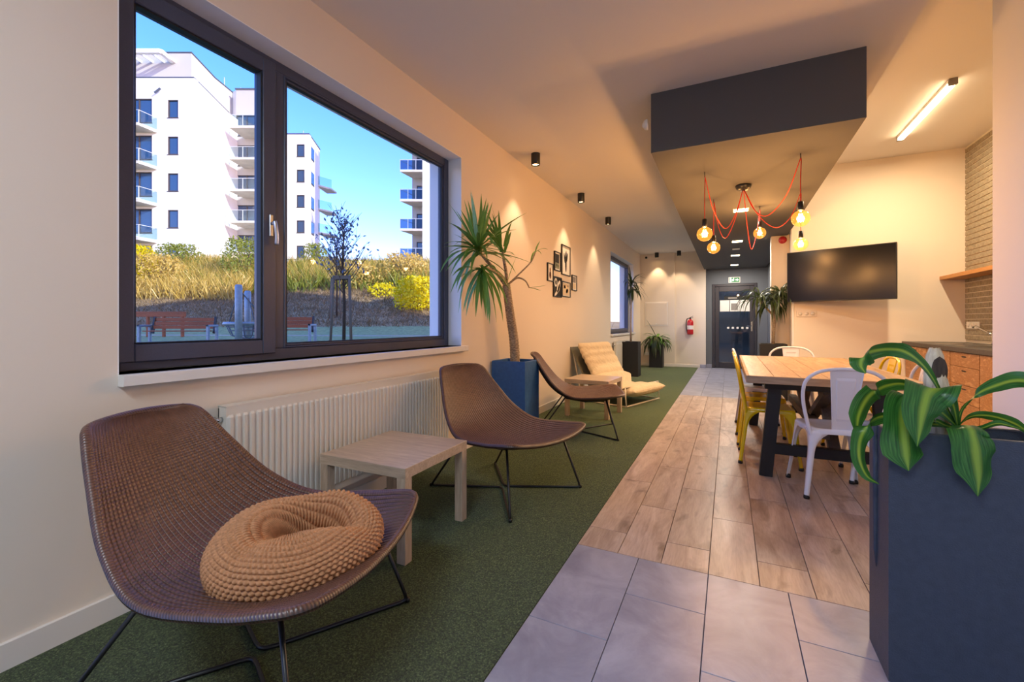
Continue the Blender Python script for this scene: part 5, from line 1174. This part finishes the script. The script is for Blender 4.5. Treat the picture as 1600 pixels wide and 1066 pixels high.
# block 2 (middle)
b2 = thing('apartment_block', 'white apartment block behind the window mullion with small square windows', 'building', (0, 0, 0), YAW)
Z3 = Zz(210, 51); holes = []
for k in range(5): zt_ = Zz(225.5, 51)-2.95*k; holes.append((A(463.5, 51), A(475.8, 51), zt_-1.45, zt_))
wall_with_holes(b2, A(380, 51), A(483, 51), 51, 51.5, 3, Z3, holes, M['render'])
x0, x1 = A(483, 51), A(499.7, 55.6)
MB().prism([(A(380, 51), 51.5), (x0, 51.5), (x0+.001, 51.02), (x1, 55.6), (A(380, 55.6), 60)], 3, Z3).build('wall', M['render'], b2)
MB().prism([(A(380, 51), 50.95), (x0+.05, 50.95), (x1+.08, 55.6), (A(380, 55.6), 60)], Z3, Z3+.12).build('roof_edge', M['roofedge'], b2)
for h in holes: face_window(b2, *h, 51.06)
dx_, dy_ = x1-x0, 4.6; ang = math.atan2(dy_, dx_)
for k in range(5):   # windows on the receding side
    zt_ = Zz(228, 51.6)-2.95*k; p0 = V(x0+dx_*.10+.03, 51+dy_*.10, 0); p1 = V(x0+dx_*.42+.03, 51+dy_*.42, 0); b = MB().bar((p0.x, p0.y, zt_-.75), (p1.x, p1.y, zt_-.75), .06, 1.5); fo = b.build('window', M['winframe'], b2)
    q0_, q1_ = p0.lerp(p1, .08), p0.lerp(p1, .92); MB().bar((q0_.x+.03, q0_.y, zt_-.75), (q1_.x+.03, q1_.y, zt_-.75), .05, 1.32).build('pane', M['bglass'], fo)
for k in range(4):
    zf = Zz(293, 56)-2.95*k+.0; s_ = MB().prism([(x1-.1, 54.5), (x1+1.2, 56.3), (x1+1.2, 58), (x1-.1, 58)], zf-.2, zf).build('balcony_slab', M['concrete'], b2)
    MB().bar((x1-.1, 54.5, zf+.55), (x1+1.2, 56.3, zf+.55), .03, 1.05).build('rail_panel', M['railglass'], s_)
MB().tube([(A(474, 53), 53, Z3), (A(474, 53), 53, Z3+1.3)], .05, 5).build('mast', M['rail'], b2)
# block 3 (right)
b3 = thing('apartment_block', 'white block with dark glazed balconies at the right side of the window', 'building', (0, 0, 0), YAW)
MB().box(A(660, 45), A(760, 45), 45, 58, 3, 30).build('wall', M['render'], b3); holes = []
for k in range(7): zf = Zz(267-46, 45)-3.03*k+.1; holes.append((A(651, 47.2), A(661, 47.2)+.2, zf+.02, zf+2.1))
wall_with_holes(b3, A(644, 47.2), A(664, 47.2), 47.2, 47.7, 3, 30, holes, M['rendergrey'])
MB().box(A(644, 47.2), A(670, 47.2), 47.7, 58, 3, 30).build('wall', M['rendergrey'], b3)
for h in holes: face_window(b3, *h, 47.26)
for k in range(7):
    zf = Zz(265-46, 45)-3.03*k; a0, a1 = A(625, 45), A(662, 45)
    s_ = MB().prism([(a0, 45), (a1, 45), (a1, 47.3), (a0+.9, 47.3)], zf-.22, zf).build('balcony_slab', M['concrete'], b3); r = MB().box(a0, a1, 45.02, 45.07, zf+1.0, zf+1.05)
    for q in range(4): x = a0+(a1-a0)*q/3; r.box(x-.025, x+.025, 45.02, 45.07, zf-.1, zf+1.05)
    r.bar((a0, 45.03, zf+1.02), (a0+.9, 47.3, zf+1.02), .04, .04); r.build('railing', M['rail'], s_); MB().box(a0, a1, 45.04, 45.05, zf+.05, zf+.98).build('rail_panel', M['raildark'], s_)
